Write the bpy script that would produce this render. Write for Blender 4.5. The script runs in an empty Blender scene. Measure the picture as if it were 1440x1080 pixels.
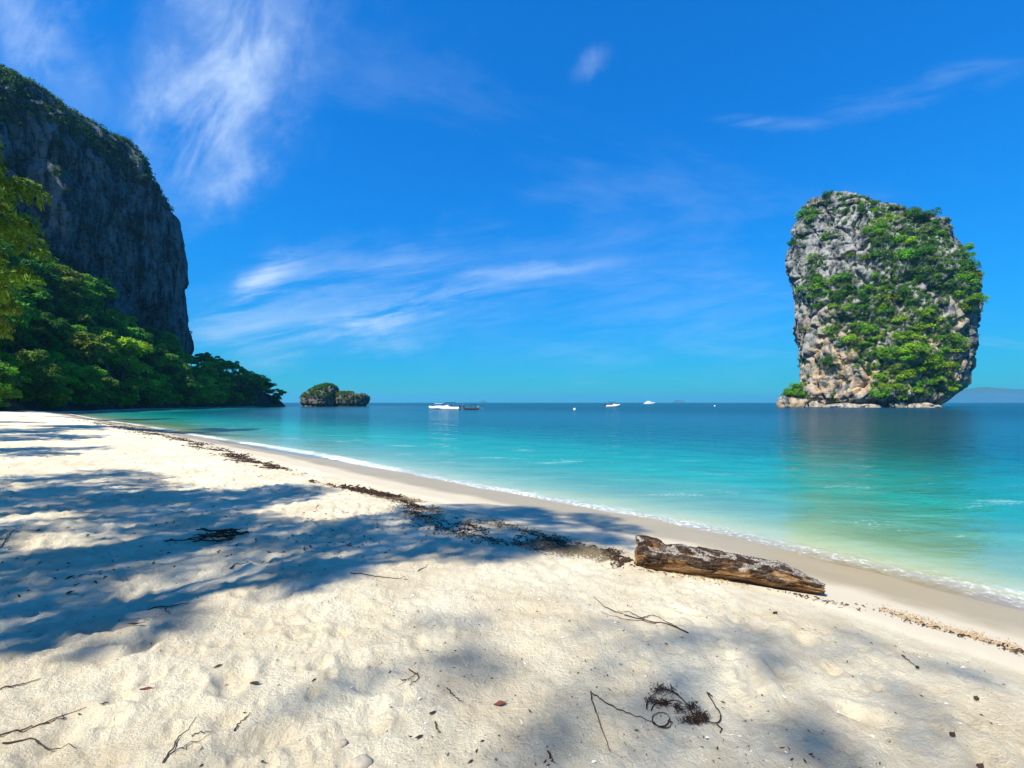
import bpy, math, random
import numpy as np
from mathutils import Vector, Matrix
from mathutils.bvhtree import BVHTree

sc = bpy.context.scene
C = bpy.context.collection
random.seed(7)
RNG = np.random.default_rng(7)
R = math.radians

# ------------------------------------------------------------------ camera
FPX, HY, EYE = 620.0, 566.0, 2.3          # focal length in photo pixels, horizon row, eye height over the sea
cd = bpy.data.cameras.new('camera')
cam = bpy.data.objects.new('camera', cd); C.objects.link(cam)
cam.location = (0, 0, EYE); cam.rotation_euler = (R(90), 0, 0)
cd.sensor_width = 36; cd.lens = 36 * FPX / 1440; cd.shift_y = (HY - 540) / 1440
cd.clip_start = 0.05; cd.clip_end = 60000
sc.camera = cam

# ------------------------------------------------------------------ light
SUN_EL = R(52)
SUN_H = Vector((-0.72, -0.69, 0)).normalized()
SUN = Vector((SUN_H.x * math.cos(SUN_EL), SUN_H.y * math.cos(SUN_EL), math.sin(SUN_EL)))
sd = bpy.data.lights.new('sun', 'SUN'); sd.energy = 5.0; sd.angle = R(0.9); sd.color = (1.0, 0.965, 0.85)
so = bpy.data.objects.new('sun', sd); C.objects.link(so)
so.rotation_euler = SUN.to_track_quat('Z', 'Y').to_euler(); so.location = SUN * 200
sc.view_settings.view_transform = 'Standard'; sc.view_settings.look = 'None'
sc.view_settings.exposure = 0.82; sc.view_settings.gamma = 1.0
sc.render.engine = 'CYCLES'
sc.cycles.use_denoising = True; sc.cycles.denoiser = 'OPENIMAGEDENOISE'; sc.cycles.denoising_prefilter = 'ACCURATE'
sc.cycles.max_bounces = 6; sc.cycles.diffuse_bounces = 3; sc.cycles.glossy_bounces = 2
sc.cycles.transparent_max_bounces = 8; sc.cycles.volume_bounces = 0
sc.cycles.caustics_reflective = False; sc.cycles.caustics_refractive = False


class NG:
    """small node-tree writer"""
    def __init__(s, nt):
        s.nt = nt; nt.nodes.clear()

    def n(s, t, ins=None, **at):
        nd = s.nt.nodes.new(t)
        for k, v in at.items():
            setattr(nd, k, v)
        for k, v in (ins or {}).items():
            sk = nd.inputs[k]
            if isinstance(v, bpy.types.NodeSocket):
                s.nt.links.new(v, sk)
            elif isinstance(v, bpy.types.Node):
                s.nt.links.new(v.outputs[0], sk)
            else:
                sk.default_value = v
        return nd

    def m(s, op, a, b=0.0, c=0.0):
        return s.n('ShaderNodeMath', {0: a, 1: b, 2: c}, operation=op).outputs[0]

    def mapr(s, v, a, b, c=0.0, d=1.0, smooth=True):
        return s.n('ShaderNodeMapRange', {0: v, 1: a, 2: b, 3: c, 4: d},
                   interpolation_type='SMOOTHSTEP' if smooth else 'LINEAR').outputs[0]

    def mix(s, f, a, b, mode='MIX'):
        nd = s.n('ShaderNodeMix', data_type='RGBA', blend_type=mode)
        for sk, v in ((nd.inputs[0], f), (nd.inputs[6], a), (nd.inputs[7], b)):
            if isinstance(v, (bpy.types.NodeSocket)):
                s.nt.links.new(v, sk)
            else:
                sk.default_value = v if not isinstance(v, tuple) or len(v) == 4 else (*v, 1)
        return nd.outputs[2]

    def ramp(s, f, stops, ease='LINEAR'):
        nd = s.n('ShaderNodeValToRGB', {0: f}); nd.color_ramp.interpolation = ease
        e = nd.color_ramp.elements
        while len(e) < len(stops):
            e.new(0.5)
        for q, (p, c) in zip(e, stops):
            q.position = p; q.color = (*c, 1) if len(c) == 3 else c
        return nd.outputs[0]

    def noise(s, vec, scale, detail=4, rough=0.55, dist=0.0, out=0):
        return s.n('ShaderNodeTexNoise', {'Vector': vec, 'Scale': scale, 'Detail': detail,
                                          'Roughness': rough, 'Distortion': dist}).outputs[out]

    def mapping(s, vec, loc=(0, 0, 0), rot=(0, 0, 0), scale=(1, 1, 1), vt='POINT'):
        return s.n('ShaderNodeMapping', {0: vec, 1: loc, 2: rot, 3: scale}, vector_type=vt).outputs[0]


# ------------------------------------------------------------------ world: sky with cirrus
w = bpy.data.worlds.new('World'); sc.world = w; w.use_nodes = True
g = NG(w.node_tree)
sky = g.n('ShaderNodeTexSky', sky_type='NISHITA', sun_disc=False, sun_elevation=SUN_EL,
          sun_rotation=math.atan2(SUN_H.x, SUN_H.y), altitude=0, air_density=1.0, dust_density=0.0, ozone_density=4.0)
skc = g.n('ShaderNodeHueSaturation', {'Hue': 0.5, 'Saturation': 1.25, 'Value': 1.0, 'Color': sky.outputs[0]}).outputs[0]
skc = g.mix(1.0, skc, (.12, .95, 1.34, 1), 'MULTIPLY')
lum = g.n('ShaderNodeRGBToBW', {0: skc}).outputs[0]
skc = g.n('ShaderNodeVectorMath', {0: skc, 3: g.m('DIVIDE', 1.0, g.m('ADD', 1.0, g.m('MULTIPLY', lum, .42)))}, operation='SCALE').outputs[0]
dirv = g.n('ShaderNodeTexCoord').outputs['Generated']
sx = g.n('ShaderNodeSeparateXYZ', {0: dirv})
yy = g.m('MAXIMUM', sx.outputs[1], 0.02)
uv = g.n('ShaderNodeCombineXYZ', {0: g.m('DIVIDE', sx.outputs[0], yy), 1: g.m('DIVIDE', sx.outputs[2], yy), 2: 0.0}).outputs[0]
front = g.mapr(sx.outputs[1], 0.05, 0.25)


def P2(px, py):
    return ((px - 720) / FPX, (HY - py) / FPX)


warp = g.n('ShaderNodeVectorMath', {0: g.noise(uv, 5.0, 5, .6, out=1), 1: (-.5, -.5, 0)}, operation='ADD').outputs[0]
nh = g.mapr(g.noise(g.mapping(uv, (3, 1, 0), (0, 0, R(11)), (.50, .075, 1), 'TEXTURE'), 1.6, 8, .62, .35), .30, .74)      # streaks lying along the horizon
nv_ = g.mapr(g.noise(g.mapping(uv, (8, 5, 0), (0, 0, R(62)), (.36, .20, 1), 'TEXTURE'), 1.5, 9, .60, .6), .20, .86)   # plume combed by the high wind
cover = None
# centre (as seen from the beach), half length, half width, tilt in degrees, strength, which streaks
for (px, py, a, b, rot, k, vert) in [
        (335, 40, .38, .26, 78, .60, 1), (308, 130, .30, .19, 66, .58, 1), (280, 215, .22, .16, 40, .52, 1),
        (365, 400, .19, .045, 27, .62, 0), (330, 445, .26, .075, 14, .34, 0),
        (560, 440, .28, .045, 13, .58, 0), (470, 472, .36, .065, 4, .34, 0),
        (750, 380, .24, .024, 5, .30, 0), (520, 405, .55, .15, 6, .26, 0),
        (830, 88, .075, .035, 40, .34, 1), (1083, 170, .17, .022, -3, .28, 0),
        (1310, 125, .32, .045, 16, .16, 0), (30, 15, .26, .11, -38, .55, 1), (940, 440, .7, .16, 3, .14, 0), (90, 120, .3, .2, 0, .22, 1)]:
    u, v = P2(px, py)
    wv = g.n('ShaderNodeVectorMath', {0: warp, 3: .30 * b / .1 if b < .1 else .30}, operation='SCALE').outputs[0]
    mp = g.mapping(g.n('ShaderNodeVectorMath', {0: uv, 1: wv}, operation='ADD').outputs[0], (u, v, 0), (0, 0, R(rot)), (a, b, 1), 'TEXTURE')
    env = g.mapr(g.n('ShaderNodeVectorMath', {0: mp}, operation='LENGTH').outputs['Value'], 1.1, 0.0, 0.0, 1.0)
    one = g.m('MULTIPLY', g.m('MULTIPLY', env, nv_ if vert else nh), k)
    cover = one if cover is None else g.m('ADD', cover, one)
# thin high veil over the whole dome
dome = g.n('ShaderNodeCombineXYZ', {0: g.m('DIVIDE', sx.outputs[0], g.m('ADD', g.m('ABSOLUTE', sx.outputs[2]), .22)),
                                    1: g.m('DIVIDE', sx.outputs[1], g.m('ADD', g.m('ABSOLUTE', sx.outputs[2]), .22)), 2: 0.0}).outputs[0]
veil = g.m('MULTIPLY', g.mapr(g.noise(g.mapping(dome, (4, 2, 0), (0, 0, .5), (.5, 1.3, 1)), 1.1, 7, .62, .6), .50, .80), .16)
cover = g.m('MINIMUM', g.m('ADD', g.m('MULTIPLY', cover, front), veil), .85)
col = g.mix(cover, skc, (2.6, 3.3, 4.3, 1))
bg = g.n('ShaderNodeBackground', {0: col, 1: 0.15})
g.n('ShaderNodeOutputWorld', {0: bg})
w.cycles.sampling_method = 'MANUAL'; w.cycles.sample_map_resolution = 512

# ------------------------------------------------------------------ numpy noise


def _h(ix, iy, iz, seed):
    h = (ix.astype(np.int64) * 374761393 + iy.astype(np.int64) * 668265263 + iz.astype(np.int64) * 2147483647 + seed * 974634541) & 0xFFFFFFFF
    h = ((h ^ (h >> 13)) * 1274126177) & 0xFFFFFFFF
    h = ((h ^ (h >> 16)) * 2246822519) & 0xFFFFFFFF
    h = h ^ (h >> 13)
    return h.astype(np.float64) / 4294967295.0


def vn(p, seed=0):
    """value noise, -1..1, p is (...,3)"""
    f = np.floor(p); i = f.astype(np.int64); t = p - f
    t = t * t * t * (t * (t * 6 - 15) + 10)
    x, y, z = i[..., 0], i[..., 1], i[..., 2]
    tx, ty, tz = t[..., 0], t[..., 1], t[..., 2]
    r = 0
    for dx in (0, 1):
        wx = tx if dx else 1 - tx
        for dy in (0, 1):
            wy = ty if dy else 1 - ty
            for dz in (0, 1):
                wz = tz if dz else 1 - tz
                r = r + _h(x + dx, y + dy, z + dz, seed) * wx * wy * wz
    return r * 2 - 1


def fbm(p, o=4, seed=0, lac=2.03, gain=.5):
    a, s, tot = 1.0, 0, 0
    for k in range(o):
        s = s + a * vn(p, seed + k * 17); tot += a
        p = p * lac; a *= gain
    return s / tot


def ridged(p, o=4, seed=0):
    a, s, tot = 1.0, 0, 0
    for k in range(o):
        s = s + a * (1 - np.abs(vn(p, seed + k * 13))) ** 2; tot += a
        p = p * 2.1; a *= .5
    return s / tot


def worley(p, seed=0):
    """cell noise: distance to the nearest and second cell centre, and a random value per cell"""
    f = np.floor(p); i = f.astype(np.int64); t = p - f
    d1 = np.full(p.shape[:-1], 9.0); d2 = d1.copy(); rv_ = np.zeros_like(d1)
    for a in (-1, 0, 1):
        for b in (-1, 0, 1):
            for c in (-1, 0, 1):
                x, y, z = i[..., 0] + a, i[..., 1] + b, i[..., 2] + c
                d = np.sqrt((a + _h(x, y, z, seed) - t[..., 0]) ** 2 + (b + _h(x, y, z, seed + 1) - t[..., 1]) ** 2 + (c + _h(x, y, z, seed + 2) - t[..., 2]) ** 2)
                nearer = d < d1
                d2 = np.where(nearer, d1, np.minimum(d2, d)); rv_ = np.where(nearer, _h(x, y, z, seed + 3), rv_); d1 = np.where(nearer, d, d1)
    return d1, d2, rv_


def p3(x, y, z=0.0):
    return np.stack([x, y, np.zeros_like(x) + z], -1)


def sstep(x, a, b):
    t = np.clip((x - a) / (b - a), 0, 1)
    return t * t * (3 - 2 * t)


# ------------------------------------------------------------------ mesh helpers


def mesh(name, V, Fq, smooth=True):
    """V (n,3), Fq (m,3|4) int arrays"""
    V = np.asarray(V, float); Fq = np.asarray(Fq, np.int32)
    me = bpy.data.meshes.new(name)
    k = Fq.shape[1]; m = len(Fq)
    me.vertices.add(len(V)); me.vertices.foreach_set('co', V.astype(np.float32).ravel())
    me.loops.add(m * k); me.loops.foreach_set('vertex_index', Fq.ravel())
    me.polygons.add(m); me.polygons.foreach_set('loop_start', np.arange(m, dtype=np.int32) * k)
    try:
        me.polygons.foreach_set('loop_total', np.full(m, k, np.int32))
    except Exception:
        pass
    me.polygons.foreach_set('use_smooth', np.full(m, smooth))
    me.update(calc_edges=True); me.validate()
    return me


def link(name, me, mat=None, parent=None, loc=(0, 0, 0), rot=(0, 0, 0), sc_=1.0):
    o = bpy.data.objects.new(name, me); C.objects.link(o)
    o.location = loc; o.rotation_euler = rot
    o.scale = (sc_,) * 3 if not hasattr(sc_, '__len__') else sc_
    if parent: o.parent = parent
    if mat and me is not None and not me.materials: me.materials.append(mat)
    return o


def tag(o, label=None, cat=None, group=None, kind=None):
    if label: o['label'] = label
    if cat: o['category'] = cat
    if group: o['group'] = group
    if kind: o['kind'] = kind
    return o


def gridfaces(nu, nv, wrap=False):
    """nu rows, nv columns"""
    a = np.arange(nu * nv).reshape(nu, nv)
    if wrap:
        a = np.concatenate([a, a[:, :1]], 1)
    return np.stack([a[:-1, :-1], a[:-1, 1:], a[1:, 1:], a[1:, :-1]], -1).reshape(-1, 4)


class MB:
    """collects verts / quads of one part"""
    def __init__(s): s.V = []; s.F = []; s.n = 0

    def add(s, V, Fq):
        V = np.asarray(V, float); Fq = np.asarray(Fq, int)
        if Fq.shape[1] == 3:
            Fq = np.concatenate([Fq, Fq[:, 2:]], 1)
        s.V.append(V); s.F.append(Fq + s.n); s.n += len(V)
        return s

    def tube(s, pts, rad, sides=6, cap=True):
        pts = np.asarray(pts, float); n = len(pts); rad = np.broadcast_to(np.asarray(rad, float), (n,))
        T = np.gradient(pts, axis=0); T /= np.linalg.norm(T, axis=1)[:, None] + 1e-9
        up = np.array([0, 0, 1.]) if abs(T[:, 2]).mean() < .8 else np.array([1., 0, 0])
        A = np.cross(T, up); A /= np.linalg.norm(A, axis=1)[:, None] + 1e-9
        B = np.cross(T, A)
        th = np.arange(sides) / sides * 2 * np.pi
        ring = pts[:, None] + rad[:, None, None] * (np.cos(th)[None, :, None] * A[:, None] + np.sin(th)[None, :, None] * B[:, None])
        V = ring.reshape(-1, 3); Fq = gridfaces(n, sides, True)
        s.add(V, Fq)
        if cap:
            for e, q in ((0, pts[0]), (n - 1, pts[-1])):
                base = e * sides
                V2 = np.concatenate([V[base:base + sides], q[None]]); k = np.arange(sides)
                s.add(V2, np.stack([k, (k + 1) % sides, np.full(sides, sides)], 1))
        return s

    def box(s, c, h, M=None):
        v = np.array([[x, y, z] for x in (-1, 1) for y in (-1, 1) for z in (-1, 1)], float) * np.asarray(h)
        if M is not None: v = v @ np.asarray(M).T
        s.add(v + np.asarray(c), [[0, 1, 3, 2], [4, 6, 7, 5], [0, 4, 5, 1], [2, 3, 7, 6], [0, 2, 6, 4], [1, 5, 7, 3]])
        return s

    def mesh(s, name, smooth=True):
        V = np.concatenate(s.V); Fq = np.concatenate(s.F)
        me = bpy.data.meshes.new(name)
        me.from_pydata(V.tolist(), [], [tuple(dict.fromkeys(f)) for f in Fq.tolist()])
        me.polygons.foreach_set('use_smooth', np.full(len(me.polygons), smooth)); me.update()
        return me


# ------------------------------------------------------------------ materials


def new_mat(name):
    m = bpy.data.materials.new(name); m.use_nodes = True
    return m, NG(m.node_tree)


def out(g, sh, disp=None):
    g.n('ShaderNodeOutputMaterial', {0: sh})


def simple(name, col, rough=.6, spec=.3, var=.15, scale=8, metal=0.0):
    m, g = new_mat(name)
    tc = g.n('ShaderNodeTexCoord').outputs['Object']
    nz = g.noise(tc, scale, 5, .6)
    c = g.mix(nz, tuple(x * (1 - var) for x in col), tuple(min(1, x * (1 + var)) for x in col))
    b = g.n('ShaderNodeBump', {'Strength': .25, 'Distance': .02, 'Height': nz})
    p = g.n('ShaderNodeBsdfPrincipled', {'Base Color': c, 'Roughness': rough, 'Specular IOR Level': spec, 'Metallic': metal, 'Normal': b.outputs[0]})
    out(g, p.outputs[0]); return m


def mat_leaf(name, tint=(1, 1, 1), trans=.35):
    m, g = new_mat(name)
    oi = g.n('ShaderNodeObjectInfo')
    tc = g.n('ShaderNodeTexCoord').outputs['Object']
    nz = g.noise(tc, .55, 3, .6); nf = g.noise(tc, 4.0, 3, .7)
    base = g.mix(1.0, oi.outputs['Color'], (*tint, 1), 'MULTIPLY')
    hs = g.n('ShaderNodeHueSaturation', {'Hue': g.mapr(oi.outputs['Random'], 0, 1, .485, .51, False), 'Saturation': 1.0,
                                         'Value': g.m('MULTIPLY', g.mapr(nz, .3, .7, .6, 1.4), g.mapr(nf, .25, .75, .6, 1.4)), 'Color': base}).outputs[0]
    d = g.n('ShaderNodeBsdfPrincipled', {'Base Color': hs, 'Roughness': .55, 'Specular IOR Level': .14})
    tcol = g.mix(1.0, hs, (1.25, 1.3, .35, 1), 'MULTIPLY')
    t = g.n('ShaderNodeBsdfTranslucent', {'Color': tcol})
    mx = g.n('ShaderNodeMixShader', {0: trans, 1: d.outputs[0], 2: t.outputs[0]})
    out(g, mx.outputs[0]); return m


def mat_rock(name, dark, mid, light, ochre, och_fac=0.0, scale=.05, streak=.22, och_lo=None):
    m, g = new_mat(name)
    tc = g.n('ShaderNodeTexCoord').outputs['Object']
    big = g.noise(tc, scale, 5, .6)
    st = g.noise(g.mapping(tc, scale=(streak, streak, streak * .13)), 1.0, 8, .68, .4)
    st2 = g.noise(g.mapping(tc, scale=(streak * 3, streak * 3, streak * .35)), 1.0, 6, .65, .3)
    fine = g.noise(tc, scale * 22, 8, .7)
    blot = g.noise(tc, scale * 3.2, 6, .65, .6)
    f = g.m('ADD', g.m('ADD', g.m('MULTIPLY', st, .40), g.m('MULTIPLY', st2, .25)), g.m('ADD', g.m('MULTIPLY', blot, .25), g.m('MULTIPLY', fine, .15)))
    c = g.ramp(f, [(.44, dark), (.495, mid), (.53, tuple((a + b) / 2 for a, b in zip(mid, light))), (.59, light)])
    if och_fac:
        z = g.n('ShaderNodeSeparateXYZ', {0: tc})
        mk = g.mapr(g.m('ADD', blot, g.m('MULTIPLY', big, .4)), .60, .80)
        if och_lo:
            mk = g.m('MULTIPLY', mk, g.mapr(z.outputs[2], och_lo[0], och_lo[1], 1.0, .12))
        c = g.mix(g.m('MULTIPLY', mk, och_fac), c, ochre)
    h = g.m('ADD', g.m('MULTIPLY', fine, .5), g.m('MULTIPLY', st2, .8))
    b = g.n('ShaderNodeBump', {'Strength': .9, 'Distance': 1.2 * min(1, .06 / scale), 'Height': h})
    p = g.n('ShaderNodeBsdfPrincipled', {'Base Color': c, 'Roughness': .9, 'Specular IOR Level': .12, 'Normal': b.outputs[0]})
    out(g, p.outputs[0]); return m


# ------------------------------------------------------------------ the lie of the land
_T = np.array([-400, -60, -20, -.57, 1.0, 2.1, 3.28, 4.65, 6.8, 9.66, 14.1, 18.9, 24.7, 34.2, 54.4, 85.6, 126.6, 169, 220.6, 268, 285, 400])
_Cc = np.array([-60, 3, 6.6, 7.62, 7.8, 7.9, 7.93, 7.86, 7.72, 7.55, 7.5, 7.5, 7.1, 6.2, 4.9, 2.1, -.7, 14.8, 48, 79, -40, -60])
_tt = np.linspace(-400, 400, 8001); _cc = np.interp(_tt, _T, _Cc)
_k = np.exp(-np.linspace(-2.5, 2.5, 41) ** 2); _k /= _k.sum()
_cc = np.convolve(np.pad(_cc, 20, mode='edge'), _k, 'valid')
S2 = math.sqrt(2)


def shore(x, y):
    """signed distance inland from the still waterline"""
    t = (y - x) / S2; c = (x + y) / S2
    return (np.interp(t, _tt, _cc) - c) * np.where(t > 130, .83, 1.0)


_pd = np.array([-400, -60, -25, -8, -3, 0, 1.6, 3.0, 3.5, 4.2, 6, 8, 20, 40, 80, 200])
_pz = np.array([-16, -6, -3.0, -.95, -.33, 0, .21, .42, .505, .55, .64, .74, 1.0, 1.25, 1.7, 2.5])
_dd = np.linspace(-400, 200, 12001); _zz = np.interp(_dd, _pd, _pz)
_k2 = np.exp(-np.linspace(-2.2, 2.2, 15) ** 2); _k2 /= _k2.sum()
_zz = np.convolve(np.pad(_zz, 7, mode='edge'), _k2, 'valid')


def dents(x, y, cell, a, b, depth, seed):
    """trampled dents with small rims, one jittered dent per cell"""
    gx = np.floor(x / cell).astype(np.int64); gy = np.floor(y / cell).astype(np.int64)
    z = np.zeros_like(x); zero = np.zeros_like(gx)
    for ox in (-1, 0, 1):
        for oy in (-1, 0, 1):
            cx, cy = gx + ox, gy + oy
            jx = (cx + _h(cx, cy, zero, seed)) * cell; jy = (cy + _h(cx, cy, zero, seed + 1)) * cell
            th = _h(cx, cy, zero, seed + 2) * np.pi; k = _h(cx, cy, zero, seed + 3)
            dx, dy = x - jx, y - jy
            u = (dx * np.cos(th) + dy * np.sin(th)) / a; v = (-dx * np.sin(th) + dy * np.cos(th)) / b
            q = u * u + v * v
            z += depth * np.where(k > .25, k, 0) * (-np.exp(-q * 1.6) + .42 * np.exp(-(np.sqrt(q + 1e-9) - 1.45) ** 2 * 5))
    return z


def ground(x, y):
    x = np.asarray(x, float); y = np.asarray(y, float)
    d = shore(x, y) + .16 * vn(p3(x * .55, y * .55), 91) * 1.0 + .5 * vn(p3(x * .09, y * .09), 92)
    z = np.interp(d, _dd, _zz)
    r = np.hypot(x, y)
    dry = sstep(d, 2.7, 3.7)
    z = z + dry * (.05 * vn(p3(x * .35, y * .35), 3) + .035 * fbm(p3(x * 1.3, y * 1.3), 3, 5))
    near = dry * (1 - sstep(r, 26, 60))
    tramp = sstep(fbm(p3(x * .45, y * .45), 3, 14) - .05 * x, -.55, .15)
    z = z + near * (tramp * dents(x, y, .46, .165, .075, .056, 11) + (.35 + .65 * tramp) * dents(x, y, .24, .075, .05, .040, 31))
    fine = dry * (1 - sstep(r, 9, 20))
    z = z + fine * (.016 * fbm(p3(x * 9, y * 9), 3, 8) + (.3 + .7 * tramp) * dents(x, y, .11, .04, .026, .018, 51))
    # damp edge: a small scarp and faint swash ridges
    z = z + (1 - dry) * .006 * vn(p3(x * 1.5, y * 1.5), 19)
    return z


def gpt(px, py, dz=0.0):
    """the point of the beach seen at a photo pixel"""
    dx, dz_ = (px - 720) / FPX, (HY - py) / FPX
    lo, hi = 1.0, 200.0
    Y = (EYE - .6) / max(-dz_, 1e-3)
    for _ in range(12):
        z = float(np.interp(shore(np.array([dx * Y]), np.array([Y]))[0], _dd, _zz))
        Y = .5 * Y + .5 * (EYE - max(z, -.3)) / max(-dz_, 1e-3)
    z = float(ground(np.array([dx * Y]), np.array([Y]))[0])
    return np.array([dx * Y, Y, z + dz])


def polar(rs, ths):
    rr, tt = np.meshgrid(rs, ths, indexing='ij')
    return rr * np.sin(tt), rr * np.cos(tt)


# beach sheet, dense where one stands and coarser outwards
rs = np.concatenate([np.linspace(.05, 1.1, 10), np.geomspace(1.2, 340, 560)])
ths = np.concatenate([np.linspace(-R(72), R(66), 720), np.linspace(R(68), R(286), 70)])
X, Y = polar(rs, ths)
Z = ground(X, Y)
V = np.stack([X, Y, Z], -1).reshape(-1, 3)
beach_me = mesh('beach', V, gridfaces(len(rs), len(ths), True))

m, g = new_mat('coral sand')
geo = g.n('ShaderNodeNewGeometry').outputs['Position']
sz = g.n('ShaderNodeSeparateXYZ', {0: geo}).outputs[2]
at = g.n('ShaderNodeAttribute', attribute_name='inland').outputs['Fac']
n1 = g.noise(geo, 1.1, 5, .6); n2 = g.noise(geo, 7.0, 6, .65); n3 = g.noise(geo, 260, 3, .7); n4 = g.noise(geo, 42, 6, .75)
n5 = g.noise(geo, .35, 3, .5)
drycol = g.mix(g.mapr(g.m('ADD', g.m('MULTIPLY', n1, .55), g.m('MULTIPLY', n2, .45)), .36, .66), (.64, .52, .34), (.85, .755, .55))
drycol = g.mix(g.m('MULTIPLY', g.mapr(n2, .54, .68), .42), drycol, (.55, .43, .27))
drycol = g.mix(g.m('MULTIPLY', g.mapr(n3, .60, .74), .35), drycol, (.36, .28, .19))
wetn = g.m('ADD', at, g.m('ADD', g.m('MULTIPLY', g.m('SUBTRACT', n1, .5), .7), g.m('MULTIPLY', g.m('SUBTRACT', n5, .5), 1.2)))
wet = g.mapr(wetn, 1.1, 1.7, 1.0, 0.0)
damp = g.mapr(wetn, 2.2, 3.1, 1.0, 0.0)
dampcol = g.mix(n3, (.45, .375, .265), (.55, .47, .345))
wetcol = g.mix(n1, (.31, .24, .14), (.38, .30, .185))
under = g.mapr(at, -.2, -1.2)
c = g.mix(damp, drycol, dampcol); c = g.mix(wet, c, wetcol); c = g.mix(under, c, (.62, .56, .42))
rg = g.mapr(wet, 0, 1, .92, .42)
hgt = g.m('ADD', g.m('MULTIPLY', n4, 1.0), g.m('ADD', g.m('MULTIPLY', n3, .18), g.m('MULTIPLY', n2, .9)))
b = g.n('ShaderNodeBump', {'Strength': g.mapr(damp, 0, 1, 1.0, .06), 'Distance': .034, 'Height': hgt})
p = g.n('ShaderNodeBsdfPrincipled', {'Base Color': c, 'Roughness': rg, 'Specular IOR Level': .35, 'Normal': b.outputs[0]})
out(g, p.outputs[0]); M_SAND = m
a = beach_me.attributes.new('inland', 'FLOAT', 'POINT')
a.data.foreach_set('value', shore(V[:, 0], V[:, 1]).astype(np.float32))
tag(link('beach', beach_me, M_SAND), 'pale trampled sand beach sloping to the turquoise sea', kind='structure')

# ------------------------------------------------------------------ sea
rs = np.concatenate([np.geomspace(3.0, 90, 330), np.geomspace(93, 11500, 130)])
ths = np.concatenate([np.linspace(-R(62), R(66), 420), np.linspace(R(69), R(295), 60)])
X, Y = polar(rs, ths)
sh = -shore(X, Y)
rr = np.hypot(X, Y)
Z = np.zeros_like(X)
wob = .9 * vn(p3(X * .12, Y * .12), 71) + .5 * vn(p3(X * .4, Y * .4), 72)
near = (1 - sstep(rr, 30, 90)) * sstep(sh, -.2, 1.0)
ph = sh * 2.2 + wob * 2.0
Z += near * .010 * np.sin(ph) + near * .012 * fbm(p3(X * 1.7, Y * 1.7), 3, 77)
crest = np.exp(-((sh - .55 - .25 * wob) / .13) ** 2)                  # the little breaker that runs up the sand
Z += crest * .030 * (1 - sstep(rr, 30, 70)) * (.6 + .4 * vn(p3(X * .8, Y * .8), 79))
V = np.stack([X, Y, Z], -1).reshape(-1, 3)
Fq = gridfaces(len(rs), len(ths), True)
keep = (sh.reshape(-1)[Fq].max(1) > -1.2)
sea_me = mesh('sea', V, Fq[keep])
a = sea_me.attributes.new('offshore', 'FLOAT', 'POINT'); a.data.foreach_set('value', sh.reshape(-1).astype(np.float32))
m, g = new_mat('sea water')
geo = g.n('ShaderNodeNewGeometry').outputs['Position']
off = g.n('ShaderNodeAttribute', attribute_name='offshore').outputs['Fac']
pn = g.noise(g.mapping(geo, scale=(.06, .11, 1)), 1.0, 4, .55, .3)
pn2 = g.noise(g.mapping(geo, rot=(0, 0, R(45)), scale=(.12, .5, 1)), 1.0, 5, .6, .3)
offn = g.m('MULTIPLY', off, g.m('ADD', .80, g.m('ADD', g.m('MULTIPLY', pn, .42), g.m('MULTIPLY', pn2, .34))))
lg = g.m('DIVIDE', g.m('LOGARITHM', g.m('ADD', g.m('MAXIMUM', offn, 0.0), 1.0), 2.0), 7.0)     # 0..1 over 0..127 m


def lp(d):
    return math.log2(d + 1) / 7


body = g.ramp(lg, [(0, (.50, .55, .33)), (lp(2.0), (.36, .55, .37)), (lp(4.0), (.12, .42, .30)), (lp(7), (.018, .29, .225)),
                   (lp(12), (.004, .20, .175)), (lp(18), (.002, .115, .115)), (lp(28), (.001, .062, .080)), (lp(100), (.001, .040, .075))])
opac = g.ramp(lg, [(0, (.0,) * 3), (lp(.6), (.06,) * 3), (lp(2), (.24,) * 3), (lp(4), (.52,) * 3), (lp(7), (.80,) * 3), (lp(13), (1,) * 3)])
tint = g.ramp(lg, [(0, (.98, .97, .93)), (lp(1.2), (.86, .97, .88)), (lp(4), (.55, .92, .84)), (lp(9), (.25, .8, .78))])
r1 = g.noise(g.mapping(geo, rot=(0, 0, R(-20)), scale=(.30, .75, 1)), 1.0, 5, .6, .4)
r2 = g.noise(g.mapping(geo, rot=(0, 0, R(12)), scale=(1.6, 3.6, 1)), 1.0, 5, .62, .3)
r3 = g.noise(g.mapping(geo, rot=(0, 0, R(30)), scale=(7, 11, 1)), 1.0, 3, .6)
r0 = g.noise(g.mapping(geo, rot=(0, 0, R(5)), scale=(.035, .09, 1)), 1.0, 4, .6, .3)
hgt = g.m('ADD', g.m('ADD', g.m('MULTIPLY', r0, 2.0), g.m('MULTIPLY', r1, .85)), g.m('ADD', g.m('MULTIPLY', r2, .20), g.m('MULTIPLY', r3, .030)))
calm = g.mapr(off, .0, 9.0, .22, 1.0)
bmp = g.n('ShaderNodeBump', {'Strength': calm, 'Distance': .20, 'Height': hgt})
rip = g.noise(g.mapping(geo, rot=(0, 0, R(10)), scale=(.35, 1.5, 1)), 1.0, 6, .68, .5)
body = g.mix(1.0, body, g.ramp(rip, [(.36, (.74, .80, .80)), (.62, (1.16, 1.10, 1.08))]), 'MULTIPLY')  # light and dark sides of wavelets painted into the water colour
dif = g.n('ShaderNodeBsdfDiffuse', {'Color': body, 'Normal': bmp.outputs[0]})
tr = g.n('ShaderNodeBsdfTransparent', {'Color': tint})
inner = g.n('ShaderNodeMixShader', {0: opac, 1: tr.outputs[0], 2: dif.outputs[0]})
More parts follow.
